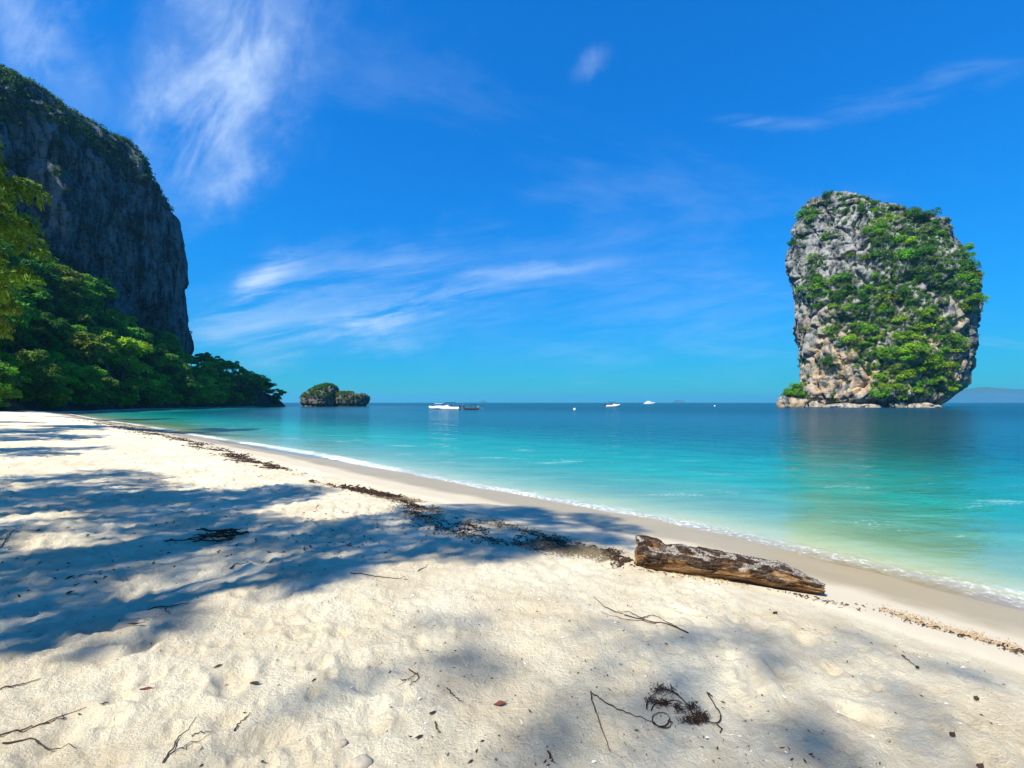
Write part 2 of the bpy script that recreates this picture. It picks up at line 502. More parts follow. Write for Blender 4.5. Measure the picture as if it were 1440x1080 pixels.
gl = g.n('ShaderNodeBsdfGlossy', {'Color': (.92, .97, 1, 1), 'Roughness': g.mapr(off, 0, 60, .05, .14), 'Normal': bmp.outputs[0]})
fr = g.n('ShaderNodeFresnel', {'IOR': 1.33, 'Normal': bmp.outputs[0]})
surf = g.n('ShaderNodeMixShader', {0: g.m('MINIMUM', g.m('MULTIPLY', fr.outputs[0], 1.0), g.mapr(off, 25, 130, .52, .30)), 1: inner.outputs[0], 2: gl.outputs[0]})
# foam: lace along the edge and scattered broken crests a little way out
fz = g.noise(g.mapping(geo, scale=(1, 1, 0)), 2.2, 6, .7, .5); fz2 = g.noise(g.mapping(geo, scale=(1, 1, 0)), 11.0, 4, .75)
fz3 = g.noise(g.mapping(geo, rot=(0, 0, R(45)), scale=(.25, .9, 0)), 1.0, 5, .65, .5); fz4 = g.noise(g.mapping(geo, scale=(.22, .22, 0)), 1.0, 3, .5)
edge = g.m('ADD', off, g.m('MULTIPLY', g.m('SUBTRACT', fz, .5), .8))
band = g.m('MULTIPLY', g.mapr(edge, -.15, .12), g.mapr(edge, .75, .28))
lace = g.m('MULTIPLY', band, g.mapr(g.m('ADD', g.m('MULTIPLY', fz2, .55), g.m('MULTIPLY', fz4, .55)), .46, .70, .07, 1.0))
far = g.m('MULTIPLY', g.m('MULTIPLY', g.mapr(off, .8, 2.0), g.mapr(off, 14.0, 5.0)), g.mapr(g.m('ADD', fz3, g.m('MULTIPLY', g.m('SUBTRACT', fz2, .5), .6)), .60, .74, 0, .22))
foam = g.m('MINIMUM', g.m('ADD', lace, far), .92)
fo = g.n('ShaderNodeBsdfDiffuse', {'Color': (.84, .85, .82, 1)})
fin = g.n('ShaderNodeMixShader', {0: foam, 1: surf.outputs[0], 2: fo.outputs[0]})
out(g, fin.outputs[0]); M_SEA = m
tag(link('sea', sea_me, M_SEA), 'clear turquoise sea deepening to blue at the horizon', kind='structure')

# ------------------------------------------------------------------ leafy things
M_LEAF = mat_leaf('leaves')
M_BARK = simple('bark', (.20, .165, .125), .9, .1, .4, 3)


def leafcards(cent, nrm, size, rng, asp=.5, fold=.25, hang=0.0):
    """diamond leaves, each of two folded triangles"""
    n = len(cent)
    nrm = nrm / (np.linalg.norm(nrm, axis=1)[:, None] + 1e-9)
    a = rng.normal(size=(n, 3)); a[:, 2] -= hang * 2
    t = a - (a * nrm).sum(1)[:, None] * nrm; t /= np.linalg.norm(t, axis=1)[:, None] + 1e-9
    bt = np.cross(nrm, t)
    s = (size * rng.uniform(.65, 1.35, n))[:, None]
    q = np.stack([cent - t * s, cent + bt * s * asp - nrm * s * fold, cent + t * s, cent - bt * s * asp - nrm * s * fold], 1)
    V = q.reshape(-1, 3); k = np.arange(n) * 4
    return V, np.concatenate([np.stack([k, k + 1, k + 2], 1), np.stack([k, k + 2, k + 3], 1)])


def lobes_leaves(centers, radii, per, leaf, rng, flat=.75, asp=.5, hang=0.0, upb=.45):
    Cn, Nn = [], []
    for c, r in zip(centers, radii):
        n = max(12, int(per * (r / radii.mean()) ** 2))
        d = rng.normal(size=(n, 3)); d /= np.linalg.norm(d, axis=1)[:, None]
        d[:, 2] = np.where(d[:, 2] < -.35, -d[:, 2], d[:, 2])
        rad = r * (1 - .42 * rng.random(n) ** 2.2) * (1 + .22 * vn(d * 2.4 + c, 5))
        Cn.append(c + d * rad[:, None] * np.array([1, 1, flat]))
        Nn.append(d * .7 + np.array([0, 0, upb]) + rng.normal(size=(n, 3)) * .42)
    return leafcards(np.concatenate(Cn), np.concatenate(Nn), leaf, rng, asp, .25, hang)


def crown_mesh(name, seed, H, Rc, nl, per, leaf, low=.3, hang=0.0, asp=.5, flat=.75, lr=(.30, .48)):
    rng = np.random.default_rng(seed)
    cs, rd = [], []
    for _ in range(nl):
        while True:
            q = rng.uniform(-1, 1, 3)
            if .12 < (q ** 2).sum() < 1: break
        z = low * H + (H * (1 - low)) * (.5 + .42 * q[2])
        shrink = 1.0 - .35 * max(0, q[2]) ** 2
        cs.append([q[0] * Rc * .78 * shrink, q[1] * Rc * .78 * shrink, z]); rd.append(Rc * rng.uniform(*lr))
    V, Fq = lobes_leaves(np.array(cs), np.array(rd), per, leaf, rng, flat, asp, hang)
    return mesh(name, V, Fq, False), np.array(cs)


def trunk_mesh(name, seed, H, r, tips):
    rng = np.random.default_rng(seed); mb = MB()
    top = np.array([rng.normal() * .06 * H, rng.normal() * .06 * H, .62 * H])
    n = 7; t = np.linspace(0, 1, n)[:, None]
    pts = t * top + np.sin(t * np.pi) * rng.normal(size=3) * .03 * H * np.array([1, 1, 0]); pts[0, 2] = -.6
    mb.tube(pts, r * (1.25 - .75 * t[:, 0]), 8)
    for tip in tips[:7]:
        s0 = pts[rng.integers(3, 6)]; mid = (s0 + tip) / 2 + np.array([0, 0, -.04 * H])
        q = np.linspace(0, 1, 5)[:, None]
        mb.tube((1 - q) ** 2 * s0 + 2 * q * (1 - q) * mid + q * q * tip, r * .5 * (1 - .8 * q[:, 0]), 5)
    return mb.mesh(name)


REG = []            # look-alikes, told apart at the end by their order from the left
ORD = ['first', 'second', 'third', 'fourth', 'fifth', 'sixth', 'seventh', 'eighth', 'ninth', 'tenth', 'eleventh', 'twelfth', 'thirteenth', 'fourteenth', 'fifteenth', 'sixteenth',
       'seventeenth', 'eighteenth', 'nineteenth', 'twentieth'] + ['twenty-' + q for q in ('first', 'second', 'third', 'fourth', 'fifth', 'sixth', 'seventh', 'eighth', 'ninth')] + ['thirtieth'] + [
       'thirty-' + q for q in ('first', 'second', 'third', 'fourth', 'fifth', 'sixth', 'seventh', 'eighth', 'ninth')]
SKIP_TREES = {3, 5, 11, 16, 17, 18, 23, 24, 25, 26, 36, 37, 38, 42, 44, 47, 58, 60, 63, 64, 79, 81, 84, 89, 92, 96, 100, 102, 103, 104, 105, 106, 107, 108, 109, 110, 112, 113, 114, 115, 117, 118, 119, 120, 121, 122, 123, 124, 125, 126, 127, 130, 132, 134, 136, 137, 138, 139, 144, 145, 146, 147, 148, 151, 152, 153, 154, 156, 157, 159, 160, 161, 163, 165, 168}      # candidates that nothing of the photo shows
SKIP_SHRUBS = {8, 14, 26, 35, 38, 39, 45, 53, 72, 75, 83, 85, 96, 105, 124, 145, 171, 198, 201, 231}
PROTO = []
#        radius lobes per leaf low hang aspect flat lobe radii
KINDS_ = [(4.4, 30, 190, .28, .06, .2, .50, .75, (.20, .36)), (5.6, 26, 190, .27, .48, .2, .50, .45, (.18, .32)), (3.3, 26, 170, .27, .04, .3, .45, .85, (.24, .40)),
          (4.6, 34, 170, .36, .02, 1.2, .24, .95, (.16, .30)), (5.0, 17, 210, .32, .22, .3, .5, .65, (.16, .34)), (5.2, 36, 170, .26, .0, .3, .5, .8, (.18, .34)),
          (4.2, 22, 110, .50, .10, .5, .42, .7, (.24, .42)), (5.8, 30, 190, .30, .0, .4, .4, .7, (.16, .40))]
for k, (Rc, nlb, per, lf, lw, hg, asp_, flt, lrr) in enumerate(KINDS_):
    cm, tips = crown_mesh('crown', 40 + k, 10.0, Rc, nlb, per, lf, low=lw, hang=hg, asp=asp_, flat=flt, lr=lrr)
    PROTO.append((cm, trunk_mesh('trunk', 60 + k, 10.0, .20, tips)))
TONES = {'bright yellow-green': (.23, .40, .014), 'fresh mid green': (.115, .30, .016), 'deep dark green': (.045, .15, .014), 'olive green': (.14, .21, .02)}


def tree(pos, H, k, tone, label, group, name='broadleaf_tree', protos=None, cat='tree', wide=1.0):
    cm, tm = (protos or PROTO)[k % len(protos or PROTO)]
    e = bpy.data.objects.new(name, None); C.objects.link(e)
    e.location = pos; e.rotation_euler = (random.uniform(-.05, .05), random.uniform(-.05, .05), random.uniform(0, 6.28)); s = H / 10.0
    e.scale = (s * wide * random.uniform(.9, 1.12), s * wide * random.uniform(.9, 1.12), s)
    tag(e, label, cat, group)
    o = link('crown', cm, M_LEAF, e); o.color = (*TONES[tone], 1)
    link('trunk', tm, M_BARK, e)
    return e


# ------------------------------------------------------------------ hillside below the cliff, with the low headland


def hill_z(x, y):
    d = shore(x, y); t = (y - x) / S2
    d0 = np.interp(t, [40, 95, 118, 132, 300], [22, 21, 9, 2.5, 2.0])
    e = d - d0
    lim = np.interp(y, [0, 40, 80, 100, 130, 150, 175, 200, 215], [8, 14, 34, 44, 39, 31, 21, 13, 6])
    z1 = np.minimum(np.where(e > 0, 1.2 * np.minimum(e, 2) + .95 * np.maximum(e - 2, 0) * np.interp(t, [60, 120, 140], [.3, .9, 1.35]), e * 1.5), lim)
    # wooded headland: a ridge running out from the foot of the cliff
    A = np.array([-172., 205.]); B = np.array([-139., 247.]); ab = B - A; L = np.hypot(*ab)
    s = np.clip(((x - A[0]) * ab[0] + (y - A[1]) * ab[1]) / L ** 2, 0, 1)
    q = np.hypot(x - A[0] - s * ab[0], y - A[1] - s * ab[1])
    hh = np.interp(s, [0, .5, .85, 1], [20, 20, 15, 7])
    z2 = hh * (1 - (q / np.interp(s, [0, .7, 1], [26, 20, 11])) ** 2)
    z = np.maximum(z1, np.maximum(z2, -4)) + np.where(np.maximum(z1, z2) > .6, 1, .3) * 1.1 * fbm(p3(x * .13, y * .13), 4, 23)
    return np.where(y > 252 + .25 * (x + 139), np.minimum(z, z2), z)


gx = np.arange(-270, -60, 1.6); gy = np.arange(5, 275, 1.6)
X, Y = np.meshgrid(gx, gy, indexing='ij'); Z = hill_z(X, Y)
Fq = gridfaces(len(gx), len(gy)); zc = Z.reshape(-1)[Fq].max(1)
gz = np.interp(shore(X, Y), _dd, _zz).reshape(-1)
keep = (zc > np.maximum(gz[Fq].max(1) - .9, -1.5))
hill_me = mesh('hillside', np.stack([X, Y, Z], -1).reshape(-1, 3), Fq[keep])
M_HILL = mat_rock('shadow-dark soil and rock', (.008, .008, .006), (.018, .018, .013), (.05, .05, .042), (.1, .08, .05), 0, .12, .3)  # the black shadow on the slope is put into this colour
tag(link('hillside', hill_me, M_HILL), 'wooded slope under the cliff, soil and rock coloured shadow-dark', kind='structure')

# ------------------------------------------------------------------ the great cliff on the left
foot = np.array([[-215, 5], [-186, 55], [-166, 100], [-155, 128], [-149.5, 160], [-146, 185], [-145.5, 197], [-150, 206], [-162, 213], [-190, 222], [-240, 235]], float)
seg = np.r_[0, np.cumsum(np.hypot(*np.diff(foot, axis=0).T))]
ns = 520; ss = np.linspace(0, seg[-1], ns)
fx = np.interp(ss, seg, foot[:, 0]); fy = np.interp(ss, seg, foot[:, 1])
kk = np.exp(-np.linspace(-2, 2, 25) ** 2); kk /= kk.sum()
fx = np.convolve(np.pad(fx, 12, mode='edge'), kk, 'valid'); fy = np.convolve(np.pad(fy, 12, mode='edge'), kk, 'valid')
tx, ty = np.gradient(fx), np.gradient(fy); tl = np.hypot(tx, ty); nx, ny = ty / tl, -tx / tl     # outward normals
Ht = np.interp(fy, [5, 60, 100, 128, 150, 170, 187, 200, 240], [80, 98, 107, 110, 115, 114, 113, 109, 98])
ncv, ntop = 210, 70
us = np.concatenate([np.linspace(0, 1, ncv), 1 + np.linspace(0, 1, ntop + 1)[1:]])
S, U = np.meshgrid(np.arange(ns), us, indexing='ij')
Hs = Ht[S]; zt = np.where(U <= 1, U * Hs, Hs)
fr_ = np.clip(U, 0, 1)
# lean back with height, rounded shoulder, low bulge
inset = 7.0 * np.clip((zt - 30) / 70, 0, 1) ** 1.7 + np.where(fr_ > .78, ((fr_ - .78) / .22) ** 2.2 * 7, 0) - 1.5 * np.exp(-((zt - 32) / 9) ** 2) + 5.5 * np.exp(-((zt - 14) / 11) ** 2)
inw = np.where(U > 1, (U - 1) ** 1.35 * 70, 0)
ztop = np.where(U > 1, 16 * np.sqrt(np.clip(U - 1, 0, 1)), 0) - np.where(fr_ > .8, ((fr_ - .8) / .2) ** 3 * 3.5, 0)
px_ = np.stack([ss[S] * 1.0, zt, inw * .4], -1)
flute = ridged(px_ * np.array([.085, .013, .05]), 5, 301) - .5
chunk = fbm(px_ * np.array([.045, .03, .05]), 4, 311)
fin_ = fbm(px_ * np.array([.35, .13, .3]), 4, 321)
pocket = 0
for (s0, z0, a0, b0, dp) in [(150, 70, 3.0, 19, 5.5), (196, 33, 12, 9, 6.5), (182, 58, 4, 10, 4), (171, 48, 5, 9, 3.5), (206, 57, 4, 14, 3.0), (160, 42, 6, 8, 4)]:
    pocket = pocket + dp * np.exp(-(((ss[S] - s0) / a0) ** 2 + ((zt - z0) / b0) ** 2))
wpc = px_ + 4.0 * np.stack([chunk, fin_, flute], -1)
w1, w2, wr = worley(wpc * np.array([.10, .035, .1]), 341)
v1, v2, vr = worley(wpc * np.array([.30, .085, .3]), 351)
fin_ = fin_ + 2.6 * (wr - .5) - .9 * np.exp(-((w2 - w1) / .08) ** 2) + .7 * (vr - .5) - .4 * np.exp(-((v2 - v1) / .12) ** 2)
wall_amt = np.where(U > 1, .35, 1.0)
corner = .35 + .65 * (1 - sstep(ss[S], 186, 212))
offs = -inset + corner * wall_amt * (6.5 * flute + 6.0 * chunk + 2.2 * fin_) - pocket * (U <= 1)
VX = fx[S] + nx[S] * (offs - inw); VY = fy[S] + ny[S] * (offs - inw)
VZ = zt + ztop + np.where(fr_ > .8, 2.2 * fbm(px_ * np.array([.06, .06, .06]), 3, 331), 0) - 3
cliff_me = mesh('cliff', np.stack([VX, VY, VZ], -1).reshape(-1, 3), gridfaces(ns, len(us)))
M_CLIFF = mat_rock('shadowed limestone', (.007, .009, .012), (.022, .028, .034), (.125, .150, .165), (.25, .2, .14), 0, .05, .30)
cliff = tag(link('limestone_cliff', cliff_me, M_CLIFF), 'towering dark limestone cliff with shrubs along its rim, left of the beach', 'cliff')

# scrub on the rim and on ledges of the cliff
cme = cliff_me; nV = len(cme.vertices)
co = np.empty(nV * 3, np.float32); cme.vertices.foreach_get('co', co); co = co.reshape(-1, 3)
no = np.empty(nV * 3, np.float32); cme.vertices.foreach_get('normal', no); no = no.reshape(-1, 3)
if no[(np.arange(nV) % len(us)) > ncv + 20, 2].mean() < 0:
    cme.flip_normals(); no = -no
rng = np.random.default_rng(5)


def scrub(pts, nrm, rad, per, leaf, rng, name):
    Cn, Nn = [], []
    for c, nn, r in zip(pts, nrm, rad):
        n = int(per * rng.uniform(.6, 1.3))
        d = rng.normal(size=(n, 3)); d /= np.linalg.norm(d, axis=1)[:, None]
        flip = (d @ nn) < -.2; d[flip] *= -1
        Cn.append(c + d * r * rng.uniform(.55, 1.05, n)[:, None] * np.array([1, 1, .8]) + np.array([0, 0, r * .25]))
        Nn.append(d * .7 + np.array([0, 0, .5]) + rng.normal(size=(n, 3)) * .4)
    V, Fq = leafcards(np.concatenate(Cn), np.concatenate(Nn), leaf, rng)
    return mesh(name, V, Fq, False)


uu = U.reshape(-1); sS = ss[S].reshape(-1); zz_ = zt.reshape(-1)
den = np.where(uu > 1, np.where(uu < 1.6, 1.0, .15), 0) + np.where((uu > .86) & (uu <= 1), .55, 0)
leftpart = sstep(sS, 178, 120)
den = den + np.where((uu <= .86), .16 * (no[:, 2] > .42) + leftpart * .35 * sstep(uu, .62, .86) * (fbm(co * .05, 3, 9) > .0), 0)
den = den * (sS > 70) * (sS < 250)
den = den / den.sum()
idx = rng.choice(nV, 2300, p=den, replace=False)
rad = rng.uniform(.9, 2.3, len(idx))
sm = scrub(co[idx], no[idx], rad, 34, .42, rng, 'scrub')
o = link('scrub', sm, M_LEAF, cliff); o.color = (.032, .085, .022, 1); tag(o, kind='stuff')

# ------------------------------------------------------------------ trees on the slope
cand = []
rng = np.random.default_rng(11)
for gx_ in np.arange(-215, -78, 6.0):
    for gy_ in np.arange(58, 262, 6.0):
        x, y = gx_ + rng.uniform(-2.6, 2.6), gy_ + rng.uniform(-2.6, 2.6)
        z = float(hill_z(np.array([x]), np.array([y]))[0])
        gzv = float(np.interp(shore(np.array([x]), np.array([y]))[0], _dd, _zz))
        if z < max(gzv + .2, 1.0): continue
        px = 720 + x / y * FPX
        if px < -90 or px > 400: continue
        # behind the cliff foot there is rock, not wood
        inside = x < np.interp(y, [0, 55, 100, 128, 160, 185, 206], [-215, -186, -163, -152, -146, -142, -142]) and y < 206
        if inside: continue
        d = float(shore(np.array([x]), np.array([y]))[0])
        cand.append((x, y, z, px, d))
cand.sort(key=lambda q: q[1])
hm = None
for i, (x, y, z, px, d) in enumerate(cand):
    head = y > 205 and x > -178
    near_cliff = (not head) and x < np.interp(y, [0, 55, 100, 128, 160, 185, 206], [-215, -186, -163, -152, -146, -142, -142]) + 13
    front = (not head) and z < 6.5
    tone = rng.choice(list(TONES), p=[.22, .36, .30, .12] if not head else [.10, .38, .45, .07])
    H = (rng.uniform(9, 12.5) if front else rng.uniform(9.5, 14)) * (.82 if head else 1.0) * (.72 if near_cliff and y > 165 else 1)
    if head and y > 238: H *= .75
    where = ('on the low headland beyond the cliff' if head else 'at the foot of the wooded slope' if front
             else 'against the base of the dark cliff' if near_cliff else 'midway up the wooded slope')
    tn = {'bright yellow-green': 'yellow-green', 'fresh mid green': 'mid green', 'deep dark green': 'dark green', 'olive green': 'olive green'}[tone]
    kp = int(rng.integers(0, 8)) if not front else int(rng.choice([0, 3, 5, 7, 7, 5, 6])); hm = rng.uniform(.85, 1.2)
    if i in SKIP_TREES: continue
    o = tree((x, y, z - (2.2 if front else .8)), H * hm, kp, tone, None, f'{tn} trees {where}')
    REG.append((f'{tn} tree {where}', px, o))
NTREE = len(cand)

rng = np.random.default_rng(91)
for i in range(26):
    t_ = i / 25
    x0, y0 = np.interp(t_, [0, .25, .6, 1], [-88, -104, -118, -128]), np.interp(t_, [0, .25, .6, 1], [74, 112, 168, 222])
    for _ in range(40):        # step inland until the slope begins
        if float(hill_z(np.array([x0]), np.array([y0]))[0]) > 1.6: break
        x0 -= .8
    z0 = float(hill_z(np.array([x0]), np.array([y0]))[0])
    kp, hq, tone = int(rng.choice([0, 5, 7, 3])), rng.uniform(4.0, 6.5), str(rng.choice(['fresh mid green', 'deep dark green', 'bright yellow-green'], p=[.5, .3, .2]))
    tn = {'bright yellow-green': 'yellow-green', 'fresh mid green': 'mid green', 'deep dark green': 'dark green'}[tone]
    o = tree((x0, y0 + rng.uniform(-1.5, 1.5), z0 - 1.2), hq, kp, tone, None, f'low {tn} bushes overhanging the shore', 'shore_bush', None, 'bush', 1.2)
    REG.append((f'low {tn} bush overhanging the shore below the slope', 720 + x0 / y0 * FPX, o))

# ------------------------------------------------------------------ sea stack on the right
TH = math.atan2(1243 - 720, FPX); RS = 294.0
UAX = np.array([math.cos(TH), -math.sin(TH)]); VAX = np.array([math.sin(TH), math.cos(TH)]); CEN = VAX * RS
prof = [(62, 315, 395), (66, 295, 445), (74, 280, 490), (90, 258, 535), (110, 238, 590), (150, 212, 690), (185, 195, 800), (215, 181, 858), (270, 170, 885), (340, 155, 915),
        (400, 147, 950), (460, 155, 985), (500, 163, 995), (560, 175, 985), (620, 182, 975), (680, 186, 966), (740, 192, 965), (820, 206, 950), (880, 200, 930),
        (930, 199, 885), (985, 192, 850), (1010, 190, 845)]


def pix_u(px):
    return RS * math.tan(math.atan((px - 720) / FPX) - TH)


LL, LR = [], []
for (zy, l, r_) in prof:
    py = 250 + zy / 3.087
    for q, ls in ((l, LL), (r_, LR)):
        u_ = pix_u(1060 + q / 3.087); ls.append((EYE + (HY - py) / FPX * (RS * math.cos(TH) - u_ * math.sin(TH)), u_))
LL = np.array(LL[::-1]); LR = np.array(LR[::-1]); ZTOP = min(LL[-1, 0], LR[-1, 0])
nl, na = 330, 460
zl = np.concatenate([np.linspace(-4, ZTOP - 4, nl - 20), np.linspace(ZTOP - 4, ZTOP, 21)[1:]])
ul = np.interp(zl, LL[:, 0], LL[:, 1]); ur = np.interp(zl, LR[:, 0], LR[:, 1])
th = np.linspace(0, 2 * np.pi, na, endpoint=False)
ZL, THm = np.meshgrid(zl, th, indexing='ij')
uc = ((ul + ur) / 2)[:, None]; hw = ((ur - ul) / 2)[:, None]
ct, st_ = np.cos(THm), np.sin(THm)
sup = (np.abs(ct) ** 2.8 + np.abs(st_) ** 2.8) ** (-1 / 2.8)
bulge = np.interp(zl, [-4, 20, 45, 70, 90, 104, 112], [30, 29, 29, 24, 16, 8, 3])[:, None]
UU = uc + hw * ct * sup * .985; VV = bulge * st_ * sup
P = np.stack([UU, VV, ZL], -1)
rad_n = np.stack([ct, st_, np.zeros_like(ct)], -1)
fl = ridged(P * np.array([.055, .055, .022]), 5, 401) - .55
ck = fbm(P * np.array([.045, .045, .04]), 4, 411)
bl = fbm(P * np.array([.16, .16, .12]), 4, 421)
crk = -np.maximum(0, ridged(P * np.array([.075, .075, .03]), 3, 431) - .78) * 9
frontm = np.clip(-st_, 0, 1)          # the side towards the beach
led = 2.2 * np.sin(P[..., 2] * .33 + 3 * ck) * .25
edge_keep = .45 + .55 * np.clip(np.abs(st_) * 1.3, 0, 1)
fb = ridged(P * np.array([.22, .22, .11]), 4, 441) - .5
wp = P + 3.0 * np.stack([bl, ck, fb], -1)
w1, w2, wr = worley(wp * np.array([.085, .085, .045]), 451)
v1, v2, vr = worley(wp * np.array([.22, .22, .13]), 461)
blocks = 4.2 * (wr - .5) - 2.2 * np.exp(-((w2 - w1) / .07) ** 2) + 1.5 * (vr - .5) - 1.0 * np.exp(-((v2 - v1) / .10) ** 2)
disp = (4.2 * fl + 4.0 * ck + 2.0 * bl + 2.4 * fb + crk + led + blocks) * edge_keep
topf = sstep(zl, ZTOP - 10, ZTOP)[:, None]
disp = disp * (1 - .75 * topf)
under = -3.2 * np.exp(-((ZL - .6) / 2.2) ** 2)         # notch the sea has cut at the waterline
P = P + rad_n * (disp + under)[..., None]
P[..., 2] += topf * 1.6 * bl
cap = P[-1].mean(0); cap[2] += .6
Vs = np.concatenate([P.reshape(-1, 3), cap[None]])
Wd = np.stack([CEN[0] + Vs[:, 0] * UAX[0] + Vs[:, 1] * VAX[0], CEN[1] + Vs[:, 0] * UAX[1] + Vs[:, 1] * VAX[1], Vs[:, 2]], 1)
Wl = Wd - np.array([CEN[0], CEN[1], 0])
Fq = gridfaces(nl, na, True)
k = np.arange(na); capf = np.stack([(nl - 1) * na + k, (nl - 1) * na + (k + 1) % na, np.full(na, nl * na), np.full(na, nl * na)], 1)
stack_me = bpy.data.meshes.new('stack')
stack_me.from_pydata(Wl.tolist(), [], [tuple(f) for f in Fq.tolist()] + [tuple(f[:3]) for f in capf.tolist()])
stack_me.polygons.foreach_set('use_smooth', np.full(len(stack_me.polygons), True)); stack_me.update()
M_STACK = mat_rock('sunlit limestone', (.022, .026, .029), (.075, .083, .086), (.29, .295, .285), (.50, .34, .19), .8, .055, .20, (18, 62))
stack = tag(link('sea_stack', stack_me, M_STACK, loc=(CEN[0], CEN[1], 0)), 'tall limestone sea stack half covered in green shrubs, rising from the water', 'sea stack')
tris = [tuple(f) for f in Fq.tolist()]
bvh = BVHTree.FromPolygons([tuple(v) for v in Wd.tolist()], tris)


def stack_hit(px, py):
    dv = Vector(((px - 720) / FPX, 1, (HY - py) / FPX)).normalized()
    h = bvh.ray_cast(Vector((0, 0, EYE)), dv, 2000)
    return h[0], h[1]


# bushes and small trees rooted on the stack
BUSH = []
for k in range(6):
    rng = np.random.default_rng(500 + k); nlb = 7
    cs = np.stack([rng.uniform(-.75, .75, nlb), rng.uniform(-.75, .75, nlb), rng.uniform(.2, 1.15, nlb)], 1); rd = rng.uniform(.38, .62, nlb)
    V, Fb = lobes_leaves(cs, rd, 130, .092, rng, .85)
    BUSH.append(mesh('bush', V, Fb, False))
rng = np.random.default_rng(77)
# patches of green on the face: centre, half axes, tilt, weight (in photo pixels, found again on the rock by casting onto it)
veg = [(1165, 290, 34, 16, 0, .5), (1215, 290, 46, 14, 12, .9), (1290, 320, 60, 26, 28, 1.0), (1240, 330, 24, 30, 0, 1.0), (1275, 365, 45, 36, 25, 1.0), (1345, 390, 34, 40, 20, 1.0),
       (1145, 385, 14, 28, 25, .8), (1165, 415, 34, 24, 20, 1.0), (1215, 420, 50, 26, 0, 1.0), (1260, 440, 60, 45, 30, 1.0), (1195, 462, 36, 24, 0, 1.0), (1240, 490, 44, 40, 20, 1.0),
       (1290, 480, 52, 46, 10, 1.0), (1305, 525, 40, 36, 0, 1.0), (1245, 535, 22, 26, 10, .9), (1290, 556, 34, 12, 0, .6), (1175, 325, 20, 16, 0, .35), (1135, 310, 10, 40, 20, .4), (1365, 410, 14, 30, 0, .8),
       (1320, 565, 14, 8, 0, .5), (1165, 510, 10, 10, 0, .5), (1110, 545, 10, 10, 0, 1)]


def veg_w(px, py):
    b = 0
    for (cx, cy, a, bb, rot, wt) in veg:
        c_, s_ = math.cos(R(rot)), math.sin(R(rot)); dx, dy = px - cx, py - cy
        q = ((dx * c_ + dy * s_) / a) ** 2 + ((-dx * s_ + dy * c_) / bb) ** 2
        if q < 1.15: b = max(b, wt * (1 if q < .8 else .5))
    return b


used = []
spots = []
tries = 0
while len(spots) < 235 and tries < 9000:
    tries += 1
    px, py = rng.uniform(1100, 1385), rng.uniform(268, 570)
    if rng.random() > max(veg_w(px, py), .018): continue
    h, nn = stack_hit(px, py)
    if h is None or h.z < 3: continue
    if any((h - q).length < 2.4 for q in used): continue
    used.append(h); spots.append((h, nn, px, py))
for i, (h, nn, px, py) in enumerate(spots):
    if nn.dot(Vector((-h.x, -h.y, 0))) < 0: nn = -nn
    low = sstep(np.array([py]), 400, 500)[0]
    tone = rng.choice(list(TONES), p=[.12 + .30 * low, .40, .38 - .28 * low, .10 - .02 * low])
    band = 'on the top' if py < 300 else 'on the upper face' if py < 385 else 'across the middle' if py < 470 else 'on the lower slope'
    side = 'left' if px < 1200 else 'right' if px > 1300 else 'centre'
    o = link('shrub', BUSH[int(rng.integers(0, 6))], M_LEAF, loc=h - nn * .8 - Vector((0, 0, 1.1 if py > 300 else 1.5)), rot=(0, 0, rng.uniform(0, 6.28)))
    s = (1.7 + 3.0 * rng.random() ** 1.6) * (.75 if py < 300 else 1); o.scale = (s, s * rng.uniform(.85, 1.15), s * rng.uniform(.7, 1.05))
    o.color = (*TONES[tone], 1)
    tn = {'bright yellow-green': 'yellow-green', 'fresh mid green': 'mid green', 'deep dark green': 'dark green', 'olive green': 'olive green'}[tone]
    tag(o, None, 'shrub', f'{tn} shrubs {band} of the sea stack, {side} side')
    if i in SKIP_SHRUBS: bpy.data.objects.remove(o); continue
    REG.append((f'{tn} shrub {band} of the sea stack, {side} side', px, o))
# low scrub that fills between them and over the sides away from the beach
pts, nr, rd = [], [], []
for _ in range(9000):
    px, py = rng.uniform(1100, 1385), rng.uniform(268, 570)
    if rng.random() > max(veg_w(px, py) * .9, .05): continue
    h, nn = stack_hit(px, py)
    if h is None or h.z < 2: continue
    if nn.dot(Vector((-h.x, -h.y, 0))) < 0: nn = -nn
    pts.append(h); nr.append(nn); rd.append(rng.uniform(.6, 1.5))
    if len(pts) > 1700: break
vn_all = Vs[:-1]; back = np.where((P[..., 1].reshape(-1) > 4) & (P[..., 2].reshape(-1) > 25))[0]
for i in rng.choice(back, 350, replace=False):
    pts.append(Vector(Wd[i])); q = np.array([Wd[i, 0] - CEN[0], Wd[i, 1] - CEN[1], 8.]); nr.append(Vector(q).normalized()); rd.append(rng.uniform(1.2, 3.0))
sm = scrub(np.array([list(q - Vector((CEN[0], CEN[1], 0))) for q in pts]), np.array([list(q) for q in nr]), np.array(rd), 36, .34, rng, 'scrub')
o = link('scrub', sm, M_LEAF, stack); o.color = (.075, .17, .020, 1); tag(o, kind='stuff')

# rocks at the waterline of the stack
M_PALE = mat_rock('pale washed rock', (.05, .045, .04), (.15, .14, .12), (.36, .33, .28), (.38, .27, .16), .3, .25, .5)


